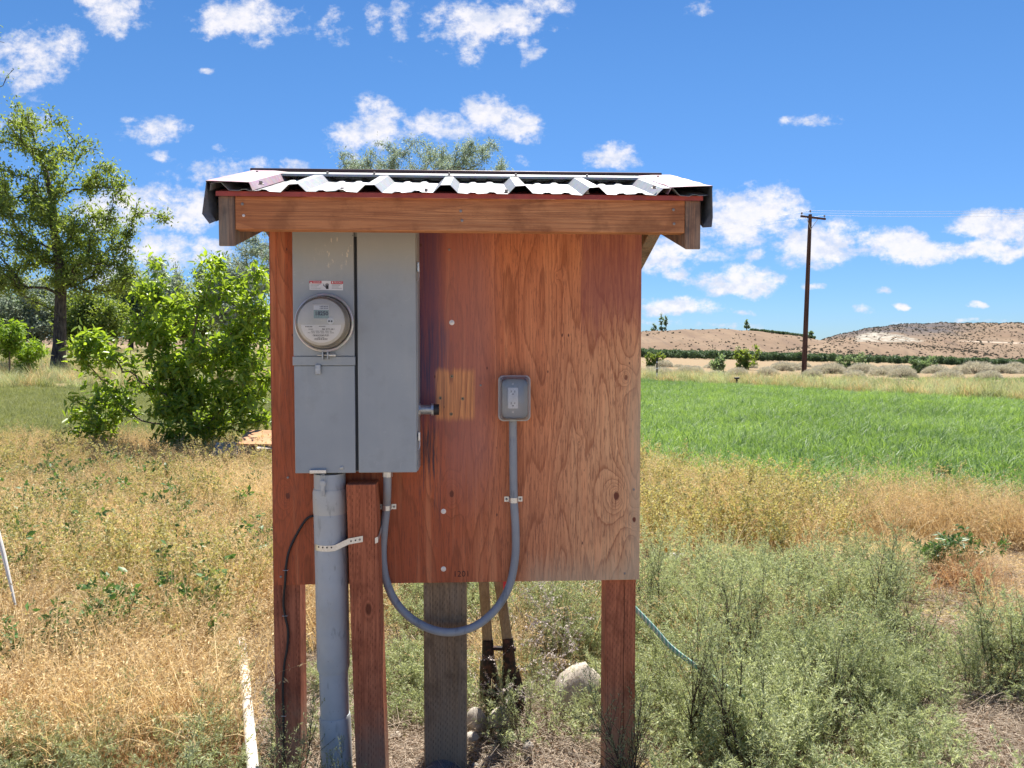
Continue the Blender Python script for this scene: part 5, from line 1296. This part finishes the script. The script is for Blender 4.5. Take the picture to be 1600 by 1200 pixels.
edge = np.interp(px, [590, 985, 1100, 1250, 1420, 1480, 1850], [4.2, 4.7, 4.7, 4.5, 4.5, 3.3, 3.7])
keep = (s_ < .42) & (y < edge) & clear(x, y) & ~((px > 840) & (px < 945) & (y < 3.3)) & ~((px > 730) & (px < 830) & (y < 3.1)) & ~((px > 1440) & (px < 1500) & (y > 3.5)) & ~((px > 1430) & (y > 3.9) & (rr.random(len(x)) < .7)) & ((y > 2.75) | (rr.random(len(x)) < .4))
put('feathery_weeds', koch, 6, x, y, keep, .45, .85, 'mass of grey green feathery weeds right of the shelter', 'weeds', .1, tint=clump(x, y, 1.2), rr=rr)
x, y, px = spread_pts(600, 2.1, 3.6, -200, 1800, .8, rr)
keep = clear(x, y) & (((px < 420) & (y < 2.85)) | ((px > 420) & (px < 700) & (rr.random(len(x)) < .35)) | ((px > 930) & (px < 1480)) | ((px > 1480) & (rr.random(len(x)) < .2)))
x = np.concatenate([x, (qx := spread_pts(900, 3.0, 8.5, -200, 440, .8, rr))[0]]); y = np.concatenate([y, qx[1]]); keep = np.concatenate([keep, rr.random(900) < clump(qx[0] * 1.1, qx[1] + 2, 1.5) - .15]) & clear(x, y)
put('low_feathery_weeds', kochs, 4, x, y, keep, .6, 1.1, 'low grey green feathery sprigs on the bare soil at the front', 'weeds', .15, rr=rr)
x, y, px = spread_pts(700, 2.9, 8, -200, 1500, .7, rr); f_, l_, s_ = zones(x, y)
keep = (px < 440) & (f_ < .3) & clear(x, y) & (clump(x * 1.3, y * 1.3, 1.4) > .3)
put('broadleaf_weeds', broad, 4, x, y, keep, .7, 1.35, 'small dark broad leaved weeds scattered in the dry grass', 'weeds', .2, rr=rr)
x, y, px = spread_pts(120, 2.35, 3.6, 480, 1010, .8, rr)
put('low_weeds_under_board', kochs, 4, x, y, clear(x, y) & (rr.random(len(x)) < .75), .5, 1.0, 'sparse feathery weeds round the post bases and stones', 'weeds', .15, rr=rr)
# soil litter and pebbles
x, y, px = spread_pts(5200, 1.2, 5.2, -250, 1850, .8, rr); f_, l_, s_ = zones(x, y)
keep = (s_ > .15) | (rr.random(len(x)) < .3)
put('plant_litter', litc, 5, x, y, keep, .6, 1.1, 'dry twigs and leaf litter on the bare soil', 'litter', .1, rr=rr)
x, y, px = spread_pts(2600, 1.2, 5.0, -250, 1850, .8, rr); f_, l_, s_ = zones(x, y)
keep = (s_ > .3)
put('gravel', pebc, 5, x, y, keep, .006, .026, 'small pale pebbles on the soil round the posts', 'gravel', .6, rr=rr)
# irrigated field and lawn
x, y, px = spread_pts(30000, 6.0, 41, 960, 1950, .62, rr); f_, l_, s_ = zones(x, y)
keep = (f_ + .25 * (clump(x, y, 1.5) - .5) + rr.normal(size=len(x)) * .28 > .42)
o = put('field_grass', fieldc, 5, x, y, keep,   .45, 1.35, 'lush green grass of the irrigated field', 'grass', .12, tint=np.clip(.1 + .8 * clump(x, y * .8, .45) - .25 * sm(28, 36, y) + .2 * sm(14, 20, y) * (1 - sm(22, 28, y)), 0, 1), rr=rr)
x, y, px = spread_pts(15000, 8.5, 25, -350, 800, .7, rr); f_, l_, s_ = zones(x, y)
keep = (l_ + rr.normal(size=len(x)) * .25 > .35)
put('lawn_grass', lawnc, 4, x, y, keep, .7, 1.3, 'dull green lawn grass beyond the dry weeds on the left', 'grass', .12, tint=clump(x, y, .4), rr=rr)
# taller dry and green fringe beyond field / lawn
x, y, px = spread_pts(9000, 14, 62, 960, 1950, .8, rr); f_, l_, s_ = zones(x, y)
bk = np.interp(x, [0, 6.3, 14.2, 20, 40], [40, 37, 22, 15, 5]); keep = (y > bk + .5) & (y < bk + 15) & (clump(x, y, .35) > .25)
fr1 = lib('fringe', [proto_straw(300 + i, 60, .7, .3, .012, heads=False).mesh('fringe', [(M_kochia, M_lawng, M_kochia, M_straw)[i]]) for i in range(4)])
put('fringe_grass', fr1, 4, x, y, keep, .5, 1.0, 'tall mixed dry and green grass along the far edge of the field', 'grass', .12, rr=rr)
x, y, px = spread_pts(8000, 22, 75, -300, 800, .8, rr)
keep = (clump(x, y, .3) > .2)
put('far_dry_grass', fr1, 4, x, y, keep, .45, .95, 'tan dry grass beneath the distant trees on the left', 'grass', .12, rr=rr)
# sagebrush mounds: individuals
def sage_mesh(seed):
    q = np.random.default_rng(seed); n = 2600; d = rdir(n, q); d[:, 2] = np.abs(d[:, 2]) * .85 + .02; d = unit(d)
    rr_ = (.55 + .45 * q.random(n) ** .5)[:, None]; k = 1 + .12 * np.sin(d[:, :1] * 5 + seed) * np.sin(d[:, 1:2] * 4)
    c = d * rr_ * np.array([.62, .62, .52]) * k; V, Fq = leaves(c, unit(d + rdir(n, q) * .45), rdir(n, q), .10 + .10 * q.random(n), .020, .1)
    A = Acc(); A.add(V, Fq, 0, np.repeat(q.random(n), 4)); 
    m = 60; d = rdir(m, q); d[:, 2] = np.abs(d[:, 2]) * .8 + .15; V, Fq = cones(np.zeros((m, 3)), unit(d) * .5, np.full(m, .012), np.full(m, .004), 3); A.add(V, Fq, 1, .3)
    return A.mesh('sagebrush', [M_sage, M_twig])
sg = [sage_mesh(i) for i in range(4)]
q = np.random.default_rng(9)
SG = [(1072, 56, 18), (1085, 56, 16), (1115, 62, 13), (1020, 60, 14), (1040, 66, 14), (1152, 50, 18), (1200, 53, 18), (1222, 58, 18), (1236, 66, 14), (1172, 72, 11), (1300, 54, 22), (1282, 62, 17), (1345, 60, 20), (1357, 64, 20), (1378, 50, 20), (1403, 62, 22), (1425, 66, 18), (1412, 44, 22), (1462, 58, 20), (1478, 62, 16), (1500, 64, 17), (1525, 54, 26), (1480, 42, 22), (1566, 54, 22), (1585, 62, 20), (1612, 56, 22), (1640, 60, 22), (1110, 78, 11), (1060, 84, 10), (1255, 78, 12), (1320, 76, 14), (1440, 78, 15), (1545, 74, 15), (1598, 76, 15), (1215, 84, 10), (1385, 84, 12), (1120, 47, 14), (1545, 41, 20), (1268, 46, 16), (1032, 45, 24), (1335, 43, 18), (1670, 52, 24)]
SGO = []
for i, (px, Yt, hw) in enumerate(SG):
    b = gpt(px + q.uniform(-2, 2), Yt); s = hw / .68 * Yt / F / 1.0
    o = bpy.data.objects.new('sagebrush', sg[i % 4]); C.objects.link(o); o.location = b; o.scale = (s * 1.0, s, s * q.uniform(.72, .95)); o.rotation_euler = (0, 0, q.random() * 6)
    SGO.append((px, Yt, o))
ORD = ['first', 'second', 'third', 'fourth', 'fifth', 'sixth', 'seventh', 'eighth', 'ninth', 'tenth', 'eleventh', 'twelfth', 'thirteenth', 'fourteenth', 'fifteenth', 'sixteenth', 'seventeenth', 'eighteenth', 'nineteenth', 'twentieth']
for row, (ya, yb) in (('nearest', (0, 51)), ('middle', (51, 63)), ('farther', (63, 70.5)), ('farthest', (70.5, 200))):
    for sd_, ok in (('left', lambda p_: p_ < 1256), ('right', lambda p_: p_ >= 1256)):
        L_ = sorted([s_ for s_ in SGO if ya <= s_[1] < yb and ok(s_[0])], key=lambda s_: abs(s_[0] - 1256))
        for k, s_ in enumerate(L_): tag(s_[2], '%s sagebrush mound %s of the utility pole in the %s row' % (ORD[k], sd_, row), 'sagebrush', 'sagebrush mounds on the tan flat')
# brush on the hillsides
def brush_mesh(seed):
    q_ = np.random.default_rng(seed); n_ = 60; d = rdir(n_, q_); d[:, 2] = np.abs(d[:, 2]); c = d * .6 * np.array([1, 1, .8]); V, Fq = leaves(c, rdir(n_, q_), rdir(n_, q_), .5 + .3 * q_.random(n_), .35, .1)
    A = Acc(); A.add(V, Fq, 0, np.repeat(q_.random(n_), 4)); return A.mesh('brush', [M_brush])
M_brush = mat('dark hillside brush', m_leaf((.09, .085, .07), (.17, .16, .13), .1, None, .8, .1))
brc = lib('brush', [brush_mesh(i) for i in range(3)])
BP = []
for hg, n, zf in ((HG[0], 9000, 0), (HG[1], 24000, 1), (HG[2], 5000, 0)):
    rws, cl_, _ = hg.shape; fi = q.random(n) * (rws * .84 - 1); fj = q.random(n) * (cl_ - 1.001); i0 = fi.astype(int); j0 = fj.astype(int); a = (fi - i0)[:, None]; b_ = (fj - j0)[:, None]
    pt = (hg[i0, j0] * (1 - b_) + hg[i0, j0 + 1] * b_) * (1 - a) + (hg[i0 + 1, j0] * (1 - b_) + hg[i0 + 1, j0 + 1] * b_) * a
    ppx = 800 + F * pt[:, 0] / pt[:, 1]; cl2 = .5 + .5 * np.sin(pt[:, 0] * .05 + 2 * np.sin(pt[:, 2] * .2)) * np.sin(pt[:, 0] * .017 + pt[:, 2] * .11)
    kp = (ppx > 940) & (ppx < 1800)
    if zf: kp &= (q.random(n) < np.where(ppx < 1540, .45 + .55 * cl2, .25 + .6 * cl2)) & ~((ppx > 1340) & (ppx < 1450) & (pt[:, 2] > 12) & (pt[:, 2] < 27) & (q.random(n) < .75))
    else: kp &= q.random(n) < .08 + .85 * cl2 ** 2
    BP.append(pt[kp])
bpts = np.concatenate(BP); n = len(bpts)
scatter('hillside_brush', brc, bpts, q.random(n) * 6, (q.random(n) * .1, q.random(n) * .1), (.7 + 1.3 * q.random(n) ** 2) * np.where(bpts[:, 1] > 620, .80, .55), q.integers(0, 3, n), q.random(n), 'dark dots of sagebrush scattered over the distant hillsides', 'brush')
# orchard rows
def orch_mesh(seed):
    q = np.random.default_rng(seed); n = 420; d = rdir(n, q); c = d * (.6 + .4 * q.random((n, 1))) * np.array([1.3, 1.3, 1.5]) + np.array([0, 0, 2.0])
    V, Fq = leaves(c, rdir(n, q), rdir(n, q), .45 + .3 * q.random(n), .3, .1); A = Acc(); A.add(V, Fq, 0, np.repeat(q.random(n), 4)); return A.mesh('orchard', [M_orch])
oc_ = lib('orchard_tree', [orch_mesh(i) for i in range(4)])
x, y, px = spread_pts(5200, 215, 400, 950, 2000, 1.0, q)
y = np.round(y / 7) * 7 + q.normal(size=len(y)) * .4
put('orchard', oc_, 4, x, y, (y > np.interp(px, [950, 1500, 2000], [215, 250, 300])) & (q.random(len(y)) < np.interp(px, [1250, 1320, 1400, 1480], [1, .35, .35, .9])), .5, .9, 'dark green band of orchard trees below the hills', 'orchard', .05, rr=q)
n = 420; px = 1172 + q.random(n) * 100; Yo = 880 + q.normal(size=n) * 6; x = (px - 800) / F * Yo
zo = EYE + (HOR - np.interp(px, [1130, 1200, 1260, 1280], [514.5, 520.5, 527.5, 530.5])) / F * 900 - 1.2
scatter('hilltop_orchard', oc_, np.stack([x, Yo, zo], 1), q.random(n) * 6, (q.random(n) * .1, q.random(n) * .1), .8 + .5 * q.random(n), q.integers(0, 4, n), q.random(n), 'thin dark line of orchard trees along the hill crest', 'orchard')

# ---- countable feathery weeds with dark stems
base_mats = [M_kochia, M_kstem]
wm = []
for i in range(4):
    A = proto_weed(400 + i, .80, 5, 24, 24, (.022, .20), .24, up=1.0, sr=.0060, fl_spread=.006)
    V = A.V; stem = mesh_np('stems', V[0], [A.F[0]], [M_kstem], attrs=dict(tint=np.full(len(V[0]), .2)))
    fol = mesh_np('foliage', V[1], [A.F[1] - len(V[0])], [M_kochia], attrs=dict(tint=A.T[1])); wm.append((stem, fol))
FW = [(1165, 3.15, .66, 'tall feathery weed with a bare dark stem right of the hose end'), (1372, 3.7, .62, 'feathery weed with dark stems furthest back above the bare soil patch'), (1292, 2.75, .50, 'feathery weed standing by the bottom edge left of the bare soil'),
      (1570, 3.1, .62, 'feathery weed with a slanting dark stem at the right edge'), (1165, 2.45, .62, 'feathery weed low at the bottom edge below the hose end'), (1075, 2.6, .60, 'feathery weed at the bottom edge just right of the red post'),
      (978, 2.33, .50, 'dark feathery weed in front of the right post foot'), (440, 2.30, .42, 'small feathery weed in front of the left post foot'), (530, 2.22, .28, 'small sprig in front of the fat grey conduit'),
      (1440, 3.3, .42, 'feathery weed between the two bare soil patches'), (1020, 3.6, .6, 'feathery weed behind the upper end of the hose'), (865, 3.3, .45, 'feathery weed growing beside the big pale stone'), (815, 2.7, .36, 'feathery weed in front of the post hole digger'), (1250, 4.1, .5, 'feathery weed behind the tall dark stemmed one')]
for i, (px, Yt, s, lb) in enumerate(FW):
    b = gpt(px, Yt); t_ = thing('feathery_weed', lb, 'weed', tuple(b), None, 'feathery weeds with dark stems')
    t_.scale = (s, s, s); t_.rotation_euler = (0, 0, i * 1.7)
    link_mesh('stems', wm[i % 4][0], t_); link_mesh('foliage', wm[i % 4][1], t_)
# pale dead twiggy weed behind the board opening
for (px, Yt, s, lb) in ((850, 3.0, .8, 'bleached dead flower heads left of the big pale stone'), (800, 2.95, .62, 'bleached dead twigs tangled over the post hole digger'), (875, 3.35, .85, 'bleached dead weed tallest in the gap under the board'), (838, 3.5, .8, 'bleached dead weed right behind the digger blades'), (905, 3.7, .8, 'bleached dead weed behind the big pale stone')):
    A = proto_weed(int(px), .62, 6, 12, 12, (.011, .55), .2, up=.3, droop=.25, sr=.0013, fl_spread=.01)
    b = gpt(px, Yt); o = link_mesh('dead_weed', A.mesh('dead_weed', [M_deadpale, M_deadpale])); o.location = b; o.scale = (s, s, s); tag(o, lb, 'weed', 'bleached dead weeds under the board')
# dead grass clump on the right
A = proto_straw(900, 200, .30, .22, .0035, heads=False); o = link_mesh('grass_clump', A.mesh('grass_clump', [M_russet])); o.location = gpt(1492, 4.6); o.scale = (1.3, 1.3, .6)
tag(o, 'russet dead grass clump over a dark hollow at the right', 'grass clump')
def proto_leafy(seed, hh): return proto_weed(seed, hh, 5, 12, 8, (.05, .3), .15, up=.4, sr=.002, fl_spread=.02).mesh('leafy_weed', [M_weedleaf, M_kstem])
for (px, Yt, s, lb) in ((1470, 4.7, 1.0, 'green leafy weed left of the dead grass clump'), (1530, 4.9, .9, 'green leafy weed right of the dead grass clump'), (1475, 8.0, .9, 'bright green weed in the dry edge of the field')):
    o = link_mesh('leafy_weed', proto_leafy(int(px) + int(Yt), .32)); o.location = gpt(px, Yt); o.scale = (s, s, s * .8); tag(o, lb, 'weed')
# long bleached stalks arching across the weeds
q = np.random.default_rng(12)
pts_all = MB()
for (a, b_, Y_) in (((850, 925), (880, 1010), 3.3), ((820, 960), (900, 1030), 3.2), ((30, 800), (110, 760), 6), ((130, 880), (60, 790), 5.6), ((800, 940), (860, 905), 3.4), ((840, 1000), (790, 915), 3.3), ((60, 850), (170, 800), 5.2)):
    p0 = P(a[0], a[1], Y_); p1 = P(b_[0], b_[1], Y_ + .05); mid = (p0 + p1) / 2 + Vector((q.normal() * .02, 0, .03)); pts_all.tube(spline([p0, mid, p1], 5), .0016, 4)
me = bpy.data.meshes.new('dry_stalks'); me.from_pydata([tuple(v_) for v_ in pts_all.v], [], pts_all.f); me.materials.append(M_deadpale)
tag(link_mesh('dry_stalks', me), 'loose bleached stalks arching through the weeds', 'stalks', kind='stuff')

# ------------------------------------------------------------------ stones
def stone(px, py, wpx, hpx, Yt, lb, m=M_stone, seed=1, rot=0.0):
    c = P(px, py, Yt); s = Yt / F; zb_ = float(ground_z(c.x, Yt)); hz_ = hpx * s * .5
    o = link_mesh('stone', stone_mesh(seed, m)); o.location = (c.x, Yt, c.z); o.scale = (wpx * s * .5, wpx * s * .42, hz_); o.rotation_euler = (0, 0, rot)
    tag(o, lb, 'stone', 'pale stones round the posts'); return o
for a in ((907, 1096, 80, 176, 2.98, 'largest pale stone standing upright left of the right post', M_stone, 24), (745, 1128, 40, 42, 2.80, 'rounded pale stone right of the thick olive post', M_stone, 4), (783, 1122, 44, 34, 2.78, 'pale stone at the foot of the post hole digger', M_stone, 5),
          (692, 1198, 60, 30, 2.50, 'dark blue grey stone at the foot of the thick olive post', M_bluestone, 6), (368, 1152, 42, 28, 2.72, 'flat pale stone beside the white pipe', M_stone, 7), (505, 1118, 34, 24, 2.9, 'brown stone between the left post and the conduit', M_stone, 8),
          (488, 1136, 20, 12, 2.75, 'small stone right of the left post foot', M_stone, 9), (1052, 1022, 64, 36, 3.5, 'tan stone lying under the hose', M_stone, 10), (408, 1138, 20, 12, 2.8, 'small pale stone right of the white pipe', M_stone, 11), (738, 1150, 26, 12, 2.68, 'flat small stone in front of the rounded one', M_stone, 12),
          (825, 1166, 22, 16, 2.62, 'small stone in front of the largest stone', M_stone, 13), (1003, 1178, 14, 14, 2.55, 'small white stone right of the right post foot', M_stone, 14), (742, 1197, 12, 10, 2.52, 'tiny white stone at the bottom edge right of the olive post', M_stone, 15), (1430, 1110, 14, 8, 2.8, 'small white stone on the bare soil at the right', M_stone, 16),
          (620, 1150, 22, 12, 2.75, 'small stone between the leaning post and the olive post', M_stone, 17), (645, 1120, 16, 12, 2.9, 'little stone left of the olive post', M_stone, 18), (560, 1085, 22, 12, 3.1, 'stone lying behind the fat conduit', M_stone, 19)):
    stone(*a)

# ------------------------------------------------------------------ white pipes, hose, planks, plastic container
single('white_pipe', MB().tube([P(377, 1001, 3.38), P(383, 1060, 3.02), P(400, 1260, 2.20)], .0195, 14), M_whitepipe, 'dirty white pipe lying on the soil left of the left post', 'pipe', tuple(P(383, 1060, 3.2)))
single('white_stake', MB().tube([P(-12, 800, 3.15), P(6, 868, 3.1), P(24, 945, 3.05)], [.010, .009, .004], 10), M_whitepipe, 'pale pointed stake leaning in the straw at the left edge', 'stake', tuple(P(6, 868, 3.1)))
def m_hose(t, out):
    p = t.obj(); wv = t.n('ShaderNodeTexWave', {'Vector': p, 'Scale': 22.0, 'Distortion': 3.0}).outputs['Fac']
    c = t.mix(t.ss(wv, .4, .6), (.20, .42, .33), (.52, .60, .52)); pbsdf(t, out, c, .55, 0, None, .35)
single('hose', MB().tube(spline([P(975, 934, 2.66), P(998, 957, 2.68), P(1022, 982, 2.70), P(1045, 1008, 2.72), P(1075, 1032, 2.73), P(1110, 1056, 2.74), P(1158, 1088, 2.76), P(1200, 1116, 2.80)], 6), .0095, 10), mat('green and white hose', m_hose), 'pale green garden hose sloping through the weeds right of the right post', 'hose', tuple(P(1045, 1008, 2.66)))
for (px, py, w_, d_, rot, m, lb) in ((388, 702, .38, .14, .15, M_plank, 'pale plank lying lowest in the pile behind the board'), (408, 684, .22, .17, -.1, M_orangeplank, 'orange plywood scrap leaning on the pale plank'), (440, 690, .26, .2, .2, M_plank, 'pale panel right of the orange scrap, half hidden by the board')):
    c = P(px, py, 8.6); mb = MB().obox((0, 0, 0), (w_, 0, 0), (0, d_, .05), (0, -.003, .011))
    o = single('plank', mb, m, lb, 'plank', (0, 0, 0), None, 'scrap wood behind the left end of the board', bevel=.002); o.location = c; o.rotation_euler = (R(4), 0, rot)
M_yel = simple('orange yellow plastic', (.72, .36, .03), .4); M_wht = simple('bleached white plastic', (.72, .69, .62), .5)
Yj = 5.0; jc = P(1055, 872, Yj)
jg = thing('plastic_container', 'white plastic container with an orange yellow top lying in the weeds', 'container', tuple(jc))
part('body', MB().lathe(jc + Vector((-.085, 0, -.01)), (1, .15, -.05), [(0, .05), (.02, .062), (.13, .062), (.155, .045), (.16, .03)], 24), M_wht, jg)
part('lid', MB().lathe(jc + Vector((-.075, 0, .047)), (1, .1, -.16), [(0, .018), (.01, .024), (.11, .024), (.13, .016)], 16), M_yel, jg)
part('cap', MB().lathe(jc + Vector((.105, 0, .015)), (1, .2, -.4), [(0, .016), (.03, .016)], 14), M_yel, jg)

# ------------------------------------------------------------------ utility pole and lines, markers
def m_pole(t, out):
    p = t.obj(); n = t.noise(t.v('MULTIPLY', p, (20, 20, .8)), 1, 5, .6); c = t.mix(t.ss(n, .35, .65), (.060, .035, .028), (.15, .085, .065)); pbsdf(t, out, c, .9, 0, t.bump(n, .4, .01), .1)
M_pole = mat('creosoted pole', m_pole)
Yp = 52.0; pb = gpt(1256, Yp); ptop = P(1266, 335, Yp)
up_ = thing('utility_pole', 'tall brown wooden utility pole with one crossarm beyond the green field', 'utility pole', tuple(pb))
part('pole', MB().tube([Vector(pb) + Vector((0, 0, -.3)), Vector(pb) * .5 + ptop * .5, ptop], [.175, .150, .115], 16), M_pole, up_)
ca = P(1250, 338.5, Yp - .16); cb_ = P(1288, 343, Yp + 1.6)
ca = P(1250, 338.5, Yp - .9); cb_ = P(1288, 343, Yp + .55)
cm = (ca + cb_) / 2; off = Vector((0, -.17, 0)); ca, cb_ = ca + off, cb_ + off
dirx = (cb_ - ca).normalized()
arm = part('crossarm', MB().obox((ca + cb_) / 2, dirx * (cb_ - ca).length / 2, Vector((-dirx.y, dirx.x, 0)) * .055, (0, 0, .062)), M_pole, up_, bevel=.008)
ctr = Vector((ptop.x, Yp - .16, (ca.z + cb_.z) / 2))
for e_ in (ca, cb_):
    part('brace', MB().tube([e_ * .45 + ctr * .55 + Vector((0, 0, -.06)), Vector((ctr.x, Yp - .12, ctr.z - .75))], .018, 6), M_zincdull, up_)
M_ins = simple('grey porcelain', (.20, .19, .20), .3)
ins = []
for p_ in (ca * .97 + cb_ * .03, ca * .04 + cb_ * .96, ptop + Vector((0, 0, .02))):
    b0 = p_ + Vector((0, 0, .05)); ins.append(b0 + Vector((0, 0, .20)))
    part('insulator', MB().tube([b0, b0 + Vector((0, 0, .12))], .014, 6).lathe(b0 + Vector((0, 0, .10)), (0, 0, 1), [(0, .05), (.03, .075), (.05, .045), (.08, .06), (.12, .03)], 14), M_ins, up_)
M_wire = simple('aluminium wire', (.45, .47, .50), .5, .3)
names = ('left end of the crossarm', 'right end of the crossarm', 'top of the pole')
for k, p_ in enumerate(ins):
    for side_, far in (('right', Vector((62, Yp - 12, 11.8))), ('left', Vector((-45, Yp + 60, 13.0)))):
        far_ = far + (p_ - ins[2]); pts = []
        for j in range(25):
            s = j / 24; pts.append(p_.lerp(far_, s) + Vector((0, 0, -4 * 1.0 * s * (1 - s))))
        single('power_line', MB().tube(pts, .007, 4), M_wire, 'thin power line running %s from the %s' % (side_, names[k]), 'power line', tuple(p_), None, 'power lines on the utility pole')
mk = thing('marker_post', 'thin black and white marker post at the edge of the green field', 'marker post', tuple(gpt(1026.5, 40)))
g_ = Vector(gpt(1026.5, 40)); hh = P(1026, 559, 40).z - g_.z
part('pole', MB().tube([g_ + Vector((0, 0, -.1)), g_ + Vector((0, 0, hh))], .04, 10), M_black, mk)
for z_ in (.15, .5, .78): part('white_band', MB().tube([g_ + Vector((0, 0, hh * z_)), g_ + Vector((0, 0, hh * z_ + (.2 if z_ == .15 else .06)))], .044, 10), M_white, mk)
g_ = Vector(gpt(1151.5, 33)); hh = P(1151, 591, 33).z - g_.z
spk = thing('sprinkler', 'black sprinkler riser standing in the green field', 'sprinkler', tuple(g_))
part('riser', MB().tube([g_ + Vector((0, 0, -.1)), g_ + Vector((0, 0, hh))], .04, 10), M_black, spk)
part('head', MB().tube([g_ + Vector((-.10, 0, hh)), g_ + Vector((.10, 0, hh + .01))], .05, 10), M_black, spk)
g_ = Vector(gpt(174, 15)); hh = P(174, 607, 15).z - g_.z
sp2 = thing('sprinkler', 'grey sprinkler riser on the left lawn seen through the shrub', 'sprinkler', tuple(g_))
part('riser', MB().tube([g_ + Vector((0, 0, -.1)), g_ + Vector((0, 0, hh))], .02, 10), M_zincdull, sp2)
part('head', MB().box(g_.x - .04, g_.x + .04, g_.y - .04, g_.y + .04, g_.z + hh - .07, g_.z + hh), M_zincdull, sp2, bevel=.008)
